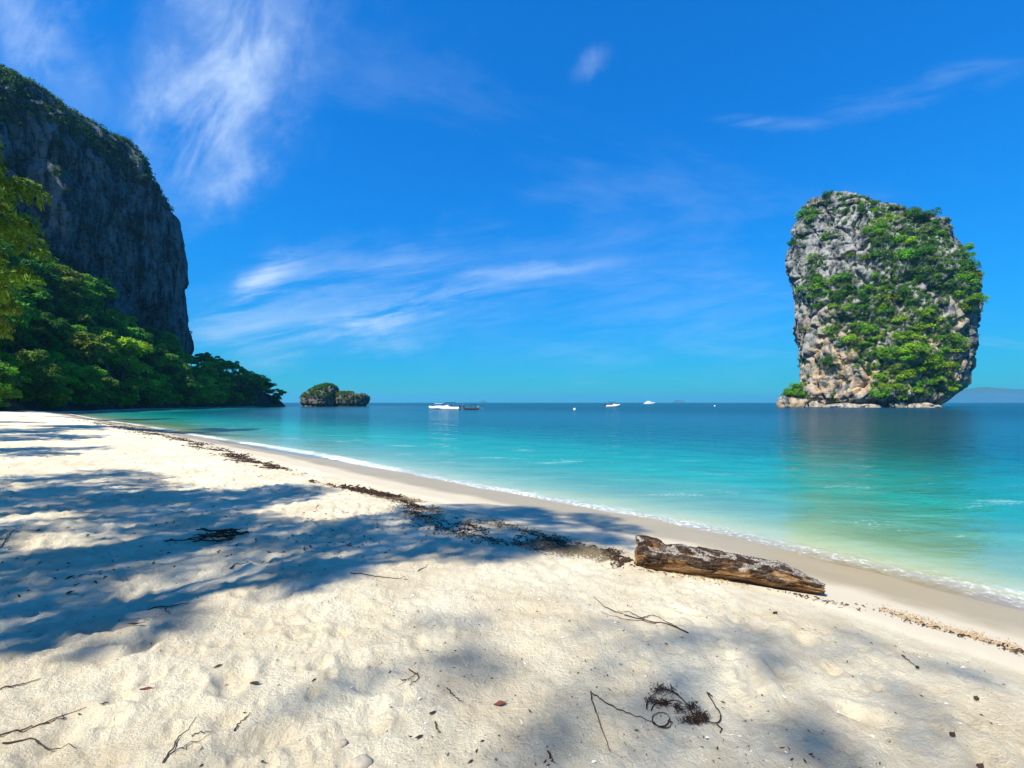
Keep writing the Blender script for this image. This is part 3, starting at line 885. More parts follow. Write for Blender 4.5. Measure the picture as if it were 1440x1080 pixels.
def boulder(name, seed, sx, sy, sz, n=26):
    u = np.linspace(0, np.pi, n); v = np.linspace(0, 2 * np.pi, 2 * n, endpoint=False)
    A, B = np.meshgrid(u, v, indexing='ij')
    d = np.stack([np.sin(A) * np.cos(B), np.sin(A) * np.sin(B), np.cos(A)], -1)
    r = 1 + .28 * fbm(d * 1.6 + seed, 3, 3) + .16 * (ridged(d * 2.6 + seed, 3, 9) - .5)
    q = d * r[..., None] * np.array([sx, sy, sz])
    return mesh(name, q.reshape(-1, 3), gridfaces(n, 2 * n, True))


for k, (px, sx, sy, sz, lab) in enumerate([
        (1193, 9.5, 5, 2.0, 'long flat pale rock at the waterline in front of the sea stack'),
        (1224, 3.6, 3, 1.6, 'small pale boulder right of the long flat rock below the stack'),
        (1262, 4.4, 3.5, 3.0, 'blocky tan boulder at the middle of the sea stack base'),
        (1290, 6.5, 4, 2.4, 'broad pale boulder under the right shrubs of the sea stack'),
        (1308, 4.4, 3.2, 1.6, 'low grey boulder at the right end of the sea stack base'),
        (1148, 4.6, 4, 3.0, 'dark grey boulder at the lower left foot of the sea stack'),
        (1130, 4.0, 3.5, 1.9, 'small dark boulder beside the bushy knoll of the sea stack')]):
    h, nn = stack_hit(px, 569)
    if h is None: h, nn = stack_hit(px, 562)
    if h is None: continue
    dirc = Vector((h.x, h.y, 0)).normalized(); pos = Vector((h.x, h.y, .2)) - dirc * (sy * .35)
    o = link('boulder', boulder('boulder', 20 + k * 7.3, sx, sy, sz), M_PALE, loc=pos, rot=(0, 0, -TH)); tag(o, lab, 'rock', 'boulders round the sea stack')
# bushy knoll to its left
h, nn = stack_hit(1122, 566)
kx = (1110 - 720) / FPX; kY = 212.
kn = link('rocky_knoll', boulder('knoll', 91.0, 6.2, 6, 5.0, 30), M_STACK, loc=(kx * kY + 2, kY, 1.2))
tag(kn, 'small rocky knoll capped with green bushes, left foot of the sea stack', 'rock')
rng = np.random.default_rng(31)
for k in range(8):
    a_ = rng.uniform(0, 6.28); q = rng.uniform(0, 4.2)
    o = link('shrub', BUSH[k % 6], M_LEAF, loc=(kx * kY + 2 + math.cos(a_) * q, kY + math.sin(a_) * q - 1.5, 4.6 - q * .45 + (2.4 if k < 3 else 0)), rot=(0, 0, k))
    s = rng.uniform(2.4, 3.6); o.scale = (s, s, s); o.color = (*TONES['fresh mid green' if k % 3 else 'deep dark green'], 1)
    tn = 'mid' if k % 3 else 'dark'; tag(o, None, 'shrub', f'{tn} green bushes on the knoll')
    REG.append((f'{tn} green bush on the small knoll left of the sea stack', 720 + o.location.x / o.location.y * FPX, o))

# ------------------------------------------------------------------ small two-humped islet
IY = 270.0


def islet_part(name, x0, x1, htop, seed, profile, depth):
    nlv, nav = 60, 120
    zl = np.linspace(-2, htop, nlv); th = np.linspace(0, 2 * np.pi, nav, endpoint=False)
    ZL, T = np.meshgrid(zl, th, indexing='ij')
    f = np.clip(zl / htop, 0, 1)
    l = np.interp(f, profile[0], profile[1])[:, None]; r_ = np.interp(f, profile[0], profile[2])[:, None]
    sup = (np.abs(np.cos(T)) ** 2.6 + np.abs(np.sin(T)) ** 2.6) ** (-1 / 2.6)
    cx = x0 + (x1 - x0) * (l + r_) / 2; hw = (x1 - x0) * (r_ - l) / 2
    Q = np.stack([cx + hw * np.cos(T) * sup, depth * (hw / hw.max()) ** .6 * np.sin(T) * sup, ZL], -1)
    dn = .9 * (ridged(Q * np.array([.25, .25, .09]), 4, seed) - .5) + 1.0 * fbm(Q * .2, 4, seed + 5) + .5 * fbm(Q * .7, 3, seed + 8)
    dn = dn - 1.3 * np.exp(-((ZL - .3) / 1.0) ** 2)
    Q = Q + np.stack([np.cos(T), np.sin(T), np.zeros_like(T)], -1) * dn[..., None]
    Q[..., 2] += (f[:, None] > .85) * .5 * fbm(Q * .3, 3, seed + 11)
    Vq = np.concatenate([Q.reshape(-1, 3), Q[-1].mean(0)[None]]); Fq = gridfaces(nlv, nav, True)
    k = np.arange(nav)
    me = bpy.data.meshes.new(name)
    me.from_pydata(Vq.tolist(), [], [tuple(f) for f in Fq.tolist()] + [((nlv - 1) * nav + a, (nlv - 1) * nav + (a + 1) % nav, nlv * nav) for a in k.tolist()])
    me.polygons.foreach_set('use_smooth', np.full(len(me.polygons), True)); me.update()
    return me, Vq


M_ISLET = mat_rock('islet limestone', (.018, .018, .016), (.05, .05, .046), (.15, .145, .13), (.3, .2, .12), .3, .16, .5, (0, 4))
cxm = (470 - 720) / FPX * IY
e = bpy.data.objects.new('rocky_islet', None); C.objects.link(e); e.location = (cxm, IY, 0)
tag(e, 'small rocky islet with two humps, near the horizon beyond the headland', 'islet')
u0 = lambda px: (px - 470) / FPX * IY
rng = np.random.default_rng(8)
for (nm, xa, xb, ht, sd_, pr, dep, colr, nsc) in [
        ('hump', 424, 476, 13.4, 611, ([0, .2, .5, .75, .9, 1], [0.0, .02, .10, .27, .46, .62], [1, .98, .97, .95, .9, .78]), 9, (.045, .12, .016, 1), 900),
        ('hump', 474, 517, 8.6, 631, ([0, .3, .6, .8, .92, 1], [0, .0, .0, .02, .04, .10], [1, 1.0, 1.0, .95, .60, .40]), 7, (.06, .11, .02, 1), 260)]:
    me_, Vq = islet_part(nm, u0(xa), u0(xb), ht, sd_, pr, dep)
    o = link(nm, me_, M_ISLET, e)
    wsel = np.where(Vq[:, 2] > ht * .36, 1.0, 0) * (1 + 2 * (Vq[:, 2] > ht * .8)) * (fbm(Vq * .18, 3, 7) > (-.35 if nsc > 300 else -.05)); wsel /= wsel.sum()
    ii = rng.choice(len(Vq), nsc, p=wsel)
    nrm = np.stack([Vq[ii, 0] * 0, -np.ones(nsc), np.ones(nsc)], 1) / S2
    s_ = link('scrub', scrub(Vq[ii], nrm, rng.uniform(.5, 1.1, nsc), 22, .3, rng, 'scrub'), M_LEAF, o); s_.color = colr; tag(s_, kind='stuff')

# ------------------------------------------------------------------ far islands
M_FAR = simple('far wooded island', (.05, .085, .04), .9, .05, .3, .01)


def far_island(name, pxs, pys, Y, label, seed):
    n = 90; px = np.linspace(pxs[0], pxs[-1], n)
    hz = np.maximum(0, (HY - np.interp(px, pxs, pys)) / FPX * Y)
    X = (px - 720) / FPX * Y
    rows = np.linspace(-1, 1, 25); wd = max(hz.max() * 2.2, (X[-1] - X[0]) * .25)
    XX, RR = np.meshgrid(X, rows, indexing='ij')
    base = hz[:, None] * (1 - RR ** 2)
    nz = fbm(np.stack([XX / hz.max() * 1.1, RR * 2, XX * 0 + seed], -1), 4, 5)
    ZZ = base * (1 + .12 * nz) + np.where(base > 0, .03 * hz.max() * nz, 0) - 1
    me = mesh(name, np.stack([XX, Y + RR * wd, ZZ], -1).reshape(-1, 3), gridfaces(n, 25))
    return tag(link(name, me, M_FAR), label, 'island')


far_island('far_island', [1338, 1350, 1362, 1385, 1415, 1440, 1475, 1510, 1560, 1640], [566.5, 560, 549, 545.5, 547.5, 551, 555, 553, 560, 567], 8200, 'long low hazy blue island behind the sea stack at the right edge', 1)
far_island('far_island', [670, 675, 680, 683, 688], [566.5, 564.4, 562.6, 564.2, 566.5], 7800, 'tiny hazy peaked island on the horizon right of the boats', 2)
far_island('far_island', [946, 949, 951, 956, 960, 963], [566.4, 564.0, 562.2, 562.4, 563.0, 566.4], 8200, 'tiny flat-topped hazy island on the horizon right of the white yacht', 3)

# ------------------------------------------------------------------ boats and buoys
M_WHITE = simple('white gelcoat', (.80, .80, .79), .35, .5, .04, 2)
M_NAVY = simple('navy canvas', (.02, .025, .05), .7, .2, .2, 3)
M_DARKWOOD = simple('dark oiled wood', (.035, .022, .016), .6, .3, .3, 4)
M_GLASS = simple('dark windscreen', (.02, .03, .04), .1, .6, .1, 2)
M_CLOTHR = simple('red ribbon', (.55, .03, .03), .8, .1, .1, 5)
M_CLOTHP = simple('pink ribbon', (.75, .35, .42), .8, .1, .1, 5)
M_METAL = simple('grey metal', (.25, .26, .27), .4, .5, .1, 5)
M_BLACK = simple('black plastic', (.015, .015, .017), .4, .4, .1, 5)


def hull_mesh(name, L, B, free, rise=.35, draft=.3, prow=0.0, stern=.75):
    """lofted open hull, bow towards +x"""
    n = 21; t = np.linspace(0, 1, n); mb = MB()
    half = B / 2 * np.where(t < .55, stern + (1 - stern) * np.sin(t / .55 * np.pi / 2), np.cos((t - .55) / .45 * np.pi / 2) ** .7)
    half = np.maximum(half, .03)
    sheer = free + rise * t ** 2.2 + prow * np.clip((t - .8) / .2, 0, 1) ** 1.6
    keel = -draft + (draft + free * .55) * np.clip((t - .62) / .38, 0, 1) ** 2 + prow * .92 * np.clip((t - .8) / .2, 0, 1) ** 1.6
    x = (t - .5) * L
    prof_ = [(-1, 1), (-.96, .55), (-.72, .12), (0, 0), (.72, .12), (.96, .55), (1, 1), (.86, 1), (.80, .45), (0, .30), (-.80, .45), (-.86, 1)]
    V = np.array([[[x[i], half[i] * a, keel[i] + (sheer[i] - keel[i]) * b] for a, b in prof_] for i in range(n)])
    mb.add(V.reshape(-1, 3), gridfaces(n, len(prof_), True))
    for e_ in (0, n - 1):
        q = V[e_]; mb.add(np.concatenate([q, q.mean(0)[None]]), [[k, (k + 1) % 12, 12] for k in range(12)])
    return mb.mesh(name)


def speedboat(px, py, length, rz, label, canopy=None, group=None):
    Yb = EYE * FPX / (py - HY); e = bpy.data.objects.new('speedboat', None); C.objects.link(e)
    e.location = ((px - 720) / FPX * Yb, Yb, 0); e.rotation_euler = (0, 0, rz); e.scale = (1, 1, 1.3); tag(e, label, 'boat', group)
    L = length; k = L / 9
    link('hull', hull_mesh('hull', L, 2.7 * k, .95 * k, .45 * k, .35 * k), M_WHITE, e)
    mb = MB(); nn = 9; xs_ = np.linspace(-.30 * L, .16 * L, nn); ys_ = np.linspace(-1.15 * k, 1.15 * k, 7)
    A, B_ = np.meshgrid(xs_, ys_, indexing='ij'); top = 2.35 * k + .12 * k * np.cos(B_ / (1.15 * k) * 1.5) - .08 * k * ((A / L) ** 2)
    mb.add(np.stack([A, B_, top], -1).reshape(-1, 3), gridfaces(nn, 7)); mb.add(np.stack([A, B_, top - .07 * k], -1).reshape(-1, 3), gridfaces(nn, 7)[:, ::-1])
    link('canopy', mb.mesh('canopy'), canopy or M_WHITE, e)
    for sx_ in (-.28, -.06, .13):
        for sy_ in (-1, 1):
            link('post', MB().tube([[sx_ * L, sy_ * 1.08 * k, .7 * k], [sx_ * L, sy_ * 1.05 * k, 2.36 * k]], .035 * k, 6).mesh('post'), M_METAL, e)
    mb = MB(); th_ = np.linspace(-1.2, 1.2, 9)
    lo = np.stack([.14 * L + .55 * k * np.cos(th_), 1.0 * k * np.sin(th_), np.full(9, 1.05 * k)], 1); hi = lo + np.array([-.35 * k, 0, .62 * k])
    mb.add(np.concatenate([lo, hi]), gridfaces(2, 9)); link('windscreen', mb.mesh('windscreen'), M_GLASS, e)
    q = np.array([[-.02, -1.05, .9], [.27, -.8, .95], [.27, .8, .95], [-.02, 1.05, .9], [.0, -.95, 1.62], [.17, -.75, 1.45], [.17, .75, 1.45], [.0, .95, 1.62]]) * np.array([L, k, k])
    link('cabin', MB().add(q, [[0, 1, 5, 4], [1, 2, 6, 5], [2, 3, 7, 6], [3, 0, 4, 7], [4, 5, 6, 7], [0, 3, 2, 1]]).mesh('cabin', False), M_WHITE, e)
    for sx_ in (-.24, -.14):
        mb = MB(); mb.box((sx_ * L, 0, .75 * k), (.22 * k, .95 * k, .12 * k)); mb.box((sx_ * L - .22 * k, 0, 1.0 * k), (.05 * k, .95 * k, .28 * k)); link('bench', mb.mesh('bench', False), M_NAVY, e)
    for sy_ in (-.45, .45):
        mb = MB(); c0 = np.array([-.5 * L - .28 * k, sy_ * k, 1.05 * k])
        mb.tube([c0 + [0, 0, -1.1 * k], c0 + [0, 0, -.2 * k]], [.09 * k, .12 * k], 8); mb.tube([c0 + [.05, 0, -.25 * k], c0 + [0, 0, .1 * k], c0 + [-.04, 0, .38 * k], c0 + [-.05, 0, .48 * k]], [.20 * k, .27 * k, .24 * k, .1 * k], 10)
        link('outboard_motor', mb.mesh('outboard_motor'), M_BLACK, e)
    return e


speedboat(615, 575.6, 5.6, R(196), 'white speedboat with white canopy, leftmost of the moored boats', None, 'moored speedboats')
speedboat(631, 576.4, 6.6, R(172), 'longer white speedboat with dark canopy, between the leftmost boat and the longtail', M_NAVY, 'moored speedboats')
speedboat(862, 572.6, 7.4, R(10), 'lone white speedboat with dark canopy left of the far yacht', M_NAVY)

Yb = EYE * FPX / (576.0 - HY); e = bpy.data.objects.new('longtail_boat', None); C.objects.link(e)
e.location = ((661.5 - 720) / FPX * Yb, Yb, 0); e.rotation_euler = (0, 0, R(174)); tag(e, 'dark wooden longtail boat with tall ribboned prow beside the speedboats', 'boat')
link('hull', hull_mesh('hull', 5.4, 1.4, .55, .25, .25, 1.35, .55), M_DARKWOOD, e)
mb = MB()
for z0, rr0 in ((1.55, .13), (1.72, .12)): mb.tube([[2.45, 0, z0 - .08], [2.52, 0, z0], [2.58, 0, z0 + .08]], [rr0, rr0 * 1.15, rr0], 8)
link('ribbon', mb.mesh('ribbon'), M_CLOTHP, e)
link('ribbon', MB().tube([[2.5, .12, 1.6], [2.52, .18, 1.25], [2.45, .2, .95]], [.06, .09, .03], 6).mesh('ribbon'), M_CLOTHR, e)
mb = MB(); A, B_ = np.meshgrid(np.linspace(-1.9, -.2, 5), np.linspace(-.62, .62, 7), indexing='ij'); tp = 1.55 + .14 * np.cos(B_ * 2.4)
mb.add(np.stack([A, B_, tp], -1).reshape(-1, 3), gridfaces(5, 7)); mb.add(np.stack([A, B_, tp - .05], -1).reshape(-1, 3), gridfaces(5, 7)[:, ::-1]); link('canopy', mb.mesh('canopy'), M_NAVY, e)
for sx_ in (-1.8, -.3):
    for sy_ in (-.55, .55): link('post', MB().tube([[sx_, sy_, .4], [sx_, sy_, 1.6]], .03, 6).mesh('post'), M_DARKWOOD, e)
mb = MB(); mb.box((-2.5, 0, .95), (.3, .2, .22)); mb.tube([[-2.7, 0, .95], [-3.6, .1, .45], [-4.6, .25, -.1]], .04, 6); link('engine', mb.mesh('engine', False), M_METAL, e)
# crew silhouettes are too small to tell; the seats are
mb = MB()
for sx_ in (-1.4, -.7, .2, .9): mb.box((sx_, 0, .42), (.12, .5, .04))
link('thwart', mb.mesh('thwart', False), M_DARKWOOD, e)

Yb = 620.0; e = bpy.data.objects.new('motor_yacht', None); C.objects.link(e); e.location = ((913.5 - 720) / FPX * Yb, Yb, 0); e.rotation_euler = (0, 0, R(4))
tag(e, 'white motor yacht far out on the horizon left of the flat-topped island', 'boat')
link('hull', hull_mesh('hull', 15.5, 4.4, 1.7, .8, .6), M_WHITE, e)
cab = lambda x0, x1, hw_, z0, z1, rk: np.array([[x0, -hw_, z0], [x1, -hw_, z0], [x1, hw_, z0], [x0, hw_, z0], [x0 + .2, -hw_ * .85, z1], [x1 - rk, -hw_ * .85, z1], [x1 - rk, hw_ * .85, z1], [x0 + .2, hw_ * .85, z1]])
cf = [[0, 1, 5, 4], [1, 2, 6, 5], [2, 3, 7, 6], [3, 0, 4, 7], [4, 5, 6, 7], [0, 3, 2, 1]]
link('cabin', MB().add(cab(-5.2, 3.6, 1.7, 1.6, 3.1, 1.5), cf).mesh('cabin', False), M_WHITE, e)
link('window_band', MB().add(cab(-4.4, 3.2, 1.72, 2.1, 2.75, .6), cf).mesh('window_band', False), M_GLASS, e)
link('flybridge', MB().add(cab(-3.8, 1.2, 1.3, 3.1, 4.1, .9), cf).mesh('flybridge', False), M_WHITE, e)
link('mast', MB().tube([[-2.4, 0, 4.1], [-2.7, 0, 5.3]], .09, 6).mesh('mast'), M_WHITE, e)


def buoy(px, py, r, label):
    Yb = EYE * FPX / (py - HY); e = bpy.data.objects.new('mooring_buoy', None); C.objects.link(e); e.location = ((px - 720) / FPX * Yb, Yb, .1)
    tag(e, label, 'buoy', 'mooring buoys')
    th_ = np.linspace(-math.pi / 2, math.pi / 2, 12); mb = MB()
    mb.tube(np.stack([0 * th_, 0 * th_, r * np.sin(th_)], 1), np.maximum(r * np.cos(th_), .01), 14, False); link('float', mb.mesh('float'), M_WHITE, e)
    a_ = np.linspace(0, 2 * math.pi, 13); link('ring', MB().tube(np.stack([.3 * r * np.cos(a_), 0 * a_, r + .25 * r + .3 * r * np.sin(a_)], 1), .07 * r, 6).mesh('ring'), M_METAL, e)


buoy(808, 576.2, .42, 'white round buoy left of the lone speedboat')
buoy(1005, 571.2, .46, 'small white buoy between the flat-topped island and the sea stack')

# ------------------------------------------------------------------ beach trees that shade the sand
SH = []
for k in range(4):
    cm, tips = crown_mesh('crown', 140 + k, 10, 4.6, [44, 40, 46, 40][k], 130, .15, low=.60, hang=.5, asp=.36, flat=.55, lr=(.11, .24))
    SH.append((cm, trunk_mesh('trunk', 160 + k, 10, .17, tips)))
for k in range(2):
    cm, tips = crown_mesh('crown', 150 + k, 10, 3.4, 17, 48, .08, low=.82, hang=.4, asp=.34, flat=.7, lr=(.07, .13))
    SH.append((cm, trunk_mesh('trunk', 170 + k, 10, .09, tips)))


def shade_tree(sx_, sy_, hc, H, k, wide, tone, label, sparse=False):
    """a beach tree whose crown, hc above the sand, throws its shade at (sx_, sy_)"""
    q = hc / math.tan(SUN_EL)
    x, y = sx_ + SUN_H.x * q, sy_ + SUN_H.y * q
    z = float(np.interp(shore(np.array([x]), np.array([y]))[0], _dd, _zz))
    return tree((x, y, z), H, k, tone, label, None, 'beach_tree', SH, 'tree', wide)


random.seed(3)
shade_tree(-6.2, 6.0, 7.4, 10.0, 0, .74, 'fresh mid green', 'big leafy beach tree left of the viewer shading the middle of the sand')
shade_tree(-1.0, 5.8, 8.6, 11.5, 1, .50, 'fresh mid green', 'leaning leafy beach tree shading the seaweed line left of the log')
shade_tree(-9.8, 7.6, 7.4, 10.0, 2, .66, 'olive green', 'leafy beach tree shading the left edge of the sand')
shade_tree(-4.0, 3.7, 6.8, 9.0, 3, .60, 'fresh mid green', 'low leafy beach tree shading the near left sand')
shade_tree(.0, 1.9, 11.2, 12.5, 4, .34, 'olive green', 'tall thin beach tree behind the viewer shading the near sand')
shade_tree(2.3, 2.35, 12.2, 13.5, 5, .34, 'olive green', 'tallest beach tree behind the viewer shading the lower right sand')
shade_tree(1.3, 1.85, 11.0, 12.2, 4, .30, 'fresh mid green', 'slim green beach tree behind the viewer shading the sand round the seaweed tangle')
shade_tree(3.3, 2.6, 11.6, 12.8, 5, .26, 'fresh mid green', 'slim green beach tree behind the viewer shading the far right sand')
for k, (sx_, sy_) in enumerate([(-17, 12.5), (-24, 19), (-30, 24), (-41, 33), (-52, 42), (-60, 50)]):
    shade_tree(sx_, sy_, 6.5, 9.5 + (k % 3), k, .85, ['olive green', 'fresh mid green'][k % 2], f"{['first', 'second', 'third', 'fourth', 'fifth', 'sixth'][k]} beach tree from the viewer along the back of the sand on the left")
# two taller trees whose outer sprays enter the frame at the left edge
FE = []
for k in range(2):
    cm, tips = crown_mesh('crown', 240 + k, 10, 3.0, 78, 130, .13, low=.22, hang=1.2, asp=.28, flat=1.0, lr=(.09, .19))
    FE.append((cm, trunk_mesh('trunk', 260 + k, 10, .16, tips)))
tree((-35.4, 27.5, 1.0), 22.0, 0, 'olive green', 'tall feathery tree at the left edge with drooping yellow-green sprays', None, 'feathery_tree', FE, 'tree', .78)
tree((-60.8, 49.0, 1.2), 22.0, 1, 'olive green', 'feathery yellow-green tree lower at the left edge in front of the cliff', None, 'feathery_tree', FE, 'tree', .78)

# ------------------------------------------------------------------ driftwood log
A = gpt(893, 790); B = gpt(1154, 833)
A[2] -= .02; B[2] += .03
ax = B - A; L = np.linalg.norm(ax); ax /= L
side = np.cross(ax, [0, 0, 1.]); side /= np.linalg.norm(side); upv = np.cross(side, ax)
nt, nr_ = 230, 150
t = np.linspace(0, 1, nt); th = np.linspace(0, 2 * np.pi, nr_, endpoint=False)
T, TT = np.meshgrid(t, th, indexing='ij')
rv = np.interp(t, [0, .03, .10, .2, .5, .8, .93, 1], [.146, .160, .158, .148, .130, .118, .098, .070])[:, None]
rh = np.interp(t, [0, .05, .5, .85, 1], [.155, .17, .155, .145, .12])[:, None]
q = np.stack([T * L, np.cos(TT) * .16, np.sin(TT) * .16], -1)
grain = fbm(q * np.array([2.2, 26, 26]), 4, 701); lump = fbm(q * np.array([2.8, 6, 6]), 3, 711); barkp = fbm(q * np.array([5.5, 14, 14]), 4, 721)
crack = sstep(ridged(q * np.array([1.1, 15, 15]), 3, 751), .70, .92)
plate1, plate2, platev = worley(q * np.array([7, 22, 22]) + .6 * np.stack([lump, grain, barkp], -1), 761)
bark = sstep(barkp + .34 * np.sin(TT) + .25 * (platev - .5) - .02, -.06, .08) * sstep(np.sin(TT) + .5 * lump, -.35, .15)
bark = np.maximum(bark, .8 * sstep(.12 - T + .1 * lump, 0, .05) * sstep(barkp, -.05, .1))
white = sstep(fbm(q * np.array([6, 16, 16]), 4, 771) + .25 * np.sin(TT), .34, .50) * sstep(np.sin(TT), -.3, .3)
rs_ = 1 + .13 * lump + .09 * grain - .16 * crack * (1 - .5 * bark) + bark * (.13 + .16 * (platev - .4)) - .10 * bark * np.exp(-((plate2 - plate1) / .10) ** 2)
rs_ = rs_ * (1 - .16 * np.exp(-((T - .17) / .03) ** 2) * np.clip(np.sin(TT - .4), 0, 1))
flat_end = sstep(T, .80, .99)
dy = np.cos(TT) * rh * rs_; dz = np.sin(TT) * rv * rs_ * np.where(np.sin(TT) > 0, 1 - .30 * flat_end, 1.0)
bend = .035 * np.sin(T * np.pi * 1.3 + .4)
endj = .05 * fbm(np.stack([np.cos(TT) * 2, np.sin(TT) * 2, T * 0], -1), 3, 731)
along = T * L + endj * 1.0 * sstep(T, .85, 1) + endj * .6 * (1 - sstep(T, 0, .1))
zlift = np.interp(t, [0, .6, .85, 1], [.140, .118, .088, .050])[:, None]
Vl = A + along[..., None] * ax + (dy + bend)[..., None] * side + (dz + zlift)[..., None] * upv
rings = [Vl]
Fl = gridfaces(nt, nr_, True); Vf = Vl.reshape(-1, 3); extra = []; base = len(Vf)
for e_, sgn in ((0, -1), (nt - 1, 1)):
    prev = np.arange(nr_) + e_ * nr_; ctr = Vf[prev].mean(0)
    for s_ in (.72, .45, .2):
        ringv = ctr + (Vf[np.arange(nr_) + e_ * nr_] - ctr) * s_
        ringv = ringv + ax * (sgn * (-.035 * (1 - s_)) + .02 * fbm(ringv * 14, 3, 741))[:, None]
        ids = np.arange(nr_) + len(Vf); Vf = np.concatenate([Vf, ringv])
        extra.append(np.stack([prev, np.roll(prev, -1), np.roll(ids, -1), ids], 1)); prev = ids
    Vf = np.concatenate([Vf, ctr[None] - ax * sgn * .03]); ci = len(Vf) - 1
    extra.append(np.stack([prev, np.roll(prev, -1), np.full(nr_, ci), np.full(nr_, ci)], 1))
faces = [tuple(dict.fromkeys(f)) for f in np.concatenate([Fl] + extra).tolist()]
lm = bpy.data.meshes.new('log'); ctr0 = A.copy(); lm.from_pydata((Vf - ctr0).tolist(), [], faces)
lm.polygons.foreach_set('use_smooth', np.full(len(lm.polygons), True)); lm.update()
ba = np.zeros(len(Vf), np.float32); ba[:nt * nr_] = bark.reshape(-1)
for nm_, arr_ in (('bark', bark), ('crack', crack), ('white', white)):
    ba = np.zeros(len(Vf), np.float32); ba[:nt * nr_] = arr_.reshape(-1)
    at_ = lm.attributes.new(nm_, 'FLOAT', 'POINT'); at_.data.foreach_set('value', ba)
m, g = new_mat('weathered driftwood')
tc = g.n('ShaderNodeTexCoord').outputs['Object']
rotz = math.atan2(ax[1], ax[0]); mp = g.mapping(tc, rot=(0, 0, -rotz))
gr = g.noise(g.mapping(mp, scale=(3.5, 42, 42)), 1.0, 7, .7, .3); bl_ = g.noise(g.mapping(mp, scale=(7, 18, 18)), 1.0, 6, .7, .5); fn = g.noise(tc, 75, 5, .7)
bk, ck_, wh = (g.n('ShaderNodeAttribute', attribute_name=q_).outputs['Fac'] for q_ in ('bark', 'crack', 'white'))
wood = g.ramp(g.m('ADD', g.m('MULTIPLY', gr, .6), g.m('MULTIPLY', bl_, .4)), [(.40, (.045, .020, .008)), (.48, (.16, .078, .028)), (.55, (.27, .15, .062)), (.64, (.40, .30, .19))])
bkc = g.ramp(g.m('ADD', g.m('MULTIPLY', bl_, .6), g.m('MULTIPLY', fn, .4)), [(.40, (.008, .005, .004)), (.50, (.040, .022, .013)), (.56, (.095, .060, .038)), (.64, (.22, .17, .13))])
cc = g.mix(bk, wood, bkc)
cc = g.mix(g.m('MULTIPLY', wh, g.mapr(fn, .38, .58)), cc, (.40, .36, .30)); cc = g.mix(g.m('MULTIPLY', ck_, .75), cc, (.022, .012, .008))
hh = g.m('ADD', g.m('MULTIPLY', gr, .7), g.m('ADD', g.m('MULTIPLY', fn, .25), g.m('MULTIPLY', bl_, .6)))
b = g.n('ShaderNodeBump', {'Strength': 1.0, 'Distance': .03, 'Height': hh})
p = g.n('ShaderNodeBsdfPrincipled', {'Base Color': cc, 'Roughness': .85, 'Specular IOR Level': .2, 'Normal': b.outputs[0]}); out(g, p.outputs[0])
log = tag(link('driftwood_log', lm, m, loc=ctr0), 'thick weathered driftwood log with peeling bark lying above the waterline', 'log')

# ------------------------------------------------------------------ twigs and sticks, each a thing of its own
M_TWIG = simple('dry dark twig', (.055, .032, .022), .85, .15, .4, 30)
M_PALETWIG = simple('bleached stick', (.42, .36, .28), .85, .15, .3, 30)
M_WEED = simple('dried seaweed', (.045, .024, .016), .85, .15, .5, 20)
M_DEADLEAF = simple('dead red-brown leaf', (.13, .035, .022), .6, .3, .4, 25)


def gline(pxs, lift=.006, n=14, wob=.004, seed=0):
    """a smooth line laid on the sand through photo pixels"""
    P_ = np.array([gpt(*q) for q in pxs]); k = np.linspace(0, len(P_) - 1, n)
    xy = np.stack([np.interp(k, np.arange(len(P_)), P_[:, i]) for i in (0, 1)], 1)
    if len(P_) > 2:
        for _ in range(2): xy[1:-1] = (xy[:-2] + 2 * xy[1:-1] + xy[2:]) / 4
    rg_ = np.random.default_rng(seed); xy[1:-1] += rg_.normal(size=(n - 2, 2)) * wob
    z = ground(xy[:, 0], xy[:, 1])
    zs = np.convolve(np.pad(z, 2, mode='edge'), np.ones(5) / 5, 'valid')
    return np.column_stack([xy, np.maximum(z, zs) + lift])


def twig(name, lines, label, r=.006, mat_=None, lift=.006, group=None, cat='twig'):
    mb = MB(); o0 = None
    for i, ln in enumerate(lines):
        pts = gline(ln, lift, 16, .004, len(label) + i); rr_ = r * (.62 if r < .02 else 1) * (1 if i == 0 else .6)
        if o0 is None: o0 = pts.mean(0)
        mb.tube(pts - o0, np.linspace(rr_, rr_ * .4, len(pts)), 6)
    return tag(link(name, mb.mesh(name), mat_ or M_TWIG, loc=o0), label, cat, group)


twig('dead_branch', [[(968, 895), (930, 880), (905, 875), (870, 866), (850, 852), (835, 838)], [(930, 880), (915, 879), (880, 874), (860, 868), (845, 861)], [(955, 889), (938, 878), (926, 871)], [(905, 875), (885, 862), (868, 858)], [(900, 872), (918, 867), (935, 876)]],
     'forked dead branch on sunlit sand below the driftwood log', .0085, cat='branch')
twig('twig', [[(831, 982), (834, 1003), (845, 1030), (858, 1065)]], 'long thin bent twig left of the seaweed tangle', .0055)
twig('twig', [[(833, 985), (850, 997), (880, 1008), (918, 1020)]], 'thin root-like twig running into the seaweed tangle', .006)
twig('twig', [[(575, 942), (588, 951), (586, 962), (575, 970)], [(588, 951), (575, 960), (556, 971)], [(570, 962), (562, 958)]], 'small forked twig on the sunlit sand in the middle foreground', .006)
twig('twig', [[(1268, 920), (1278, 928), (1290, 938)], [(1268, 920), (1274, 921)]], 'short hooked twig on the right sand below the log', .006)
twig('twig', [[(-10, 1038), (30, 1026), (60, 1018), (122, 999)], [(60, 1018), (90, 1012), (88, 1004)]], 'long dark twig reaching in from the lower left edge', .007)
twig('twig', [[(4, 1044), (40, 1044), (75, 1046), (106, 1057)]], 'curved twig near the lower left corner', .006)
twig('twig', [[(229, 1082), (250, 1050), (276, 1023)], [(240, 1072), (262, 1058), (298, 1046)], [(270, 1046), (300, 1043)]], 'upright forked twig at the bottom edge left of centre', .006)
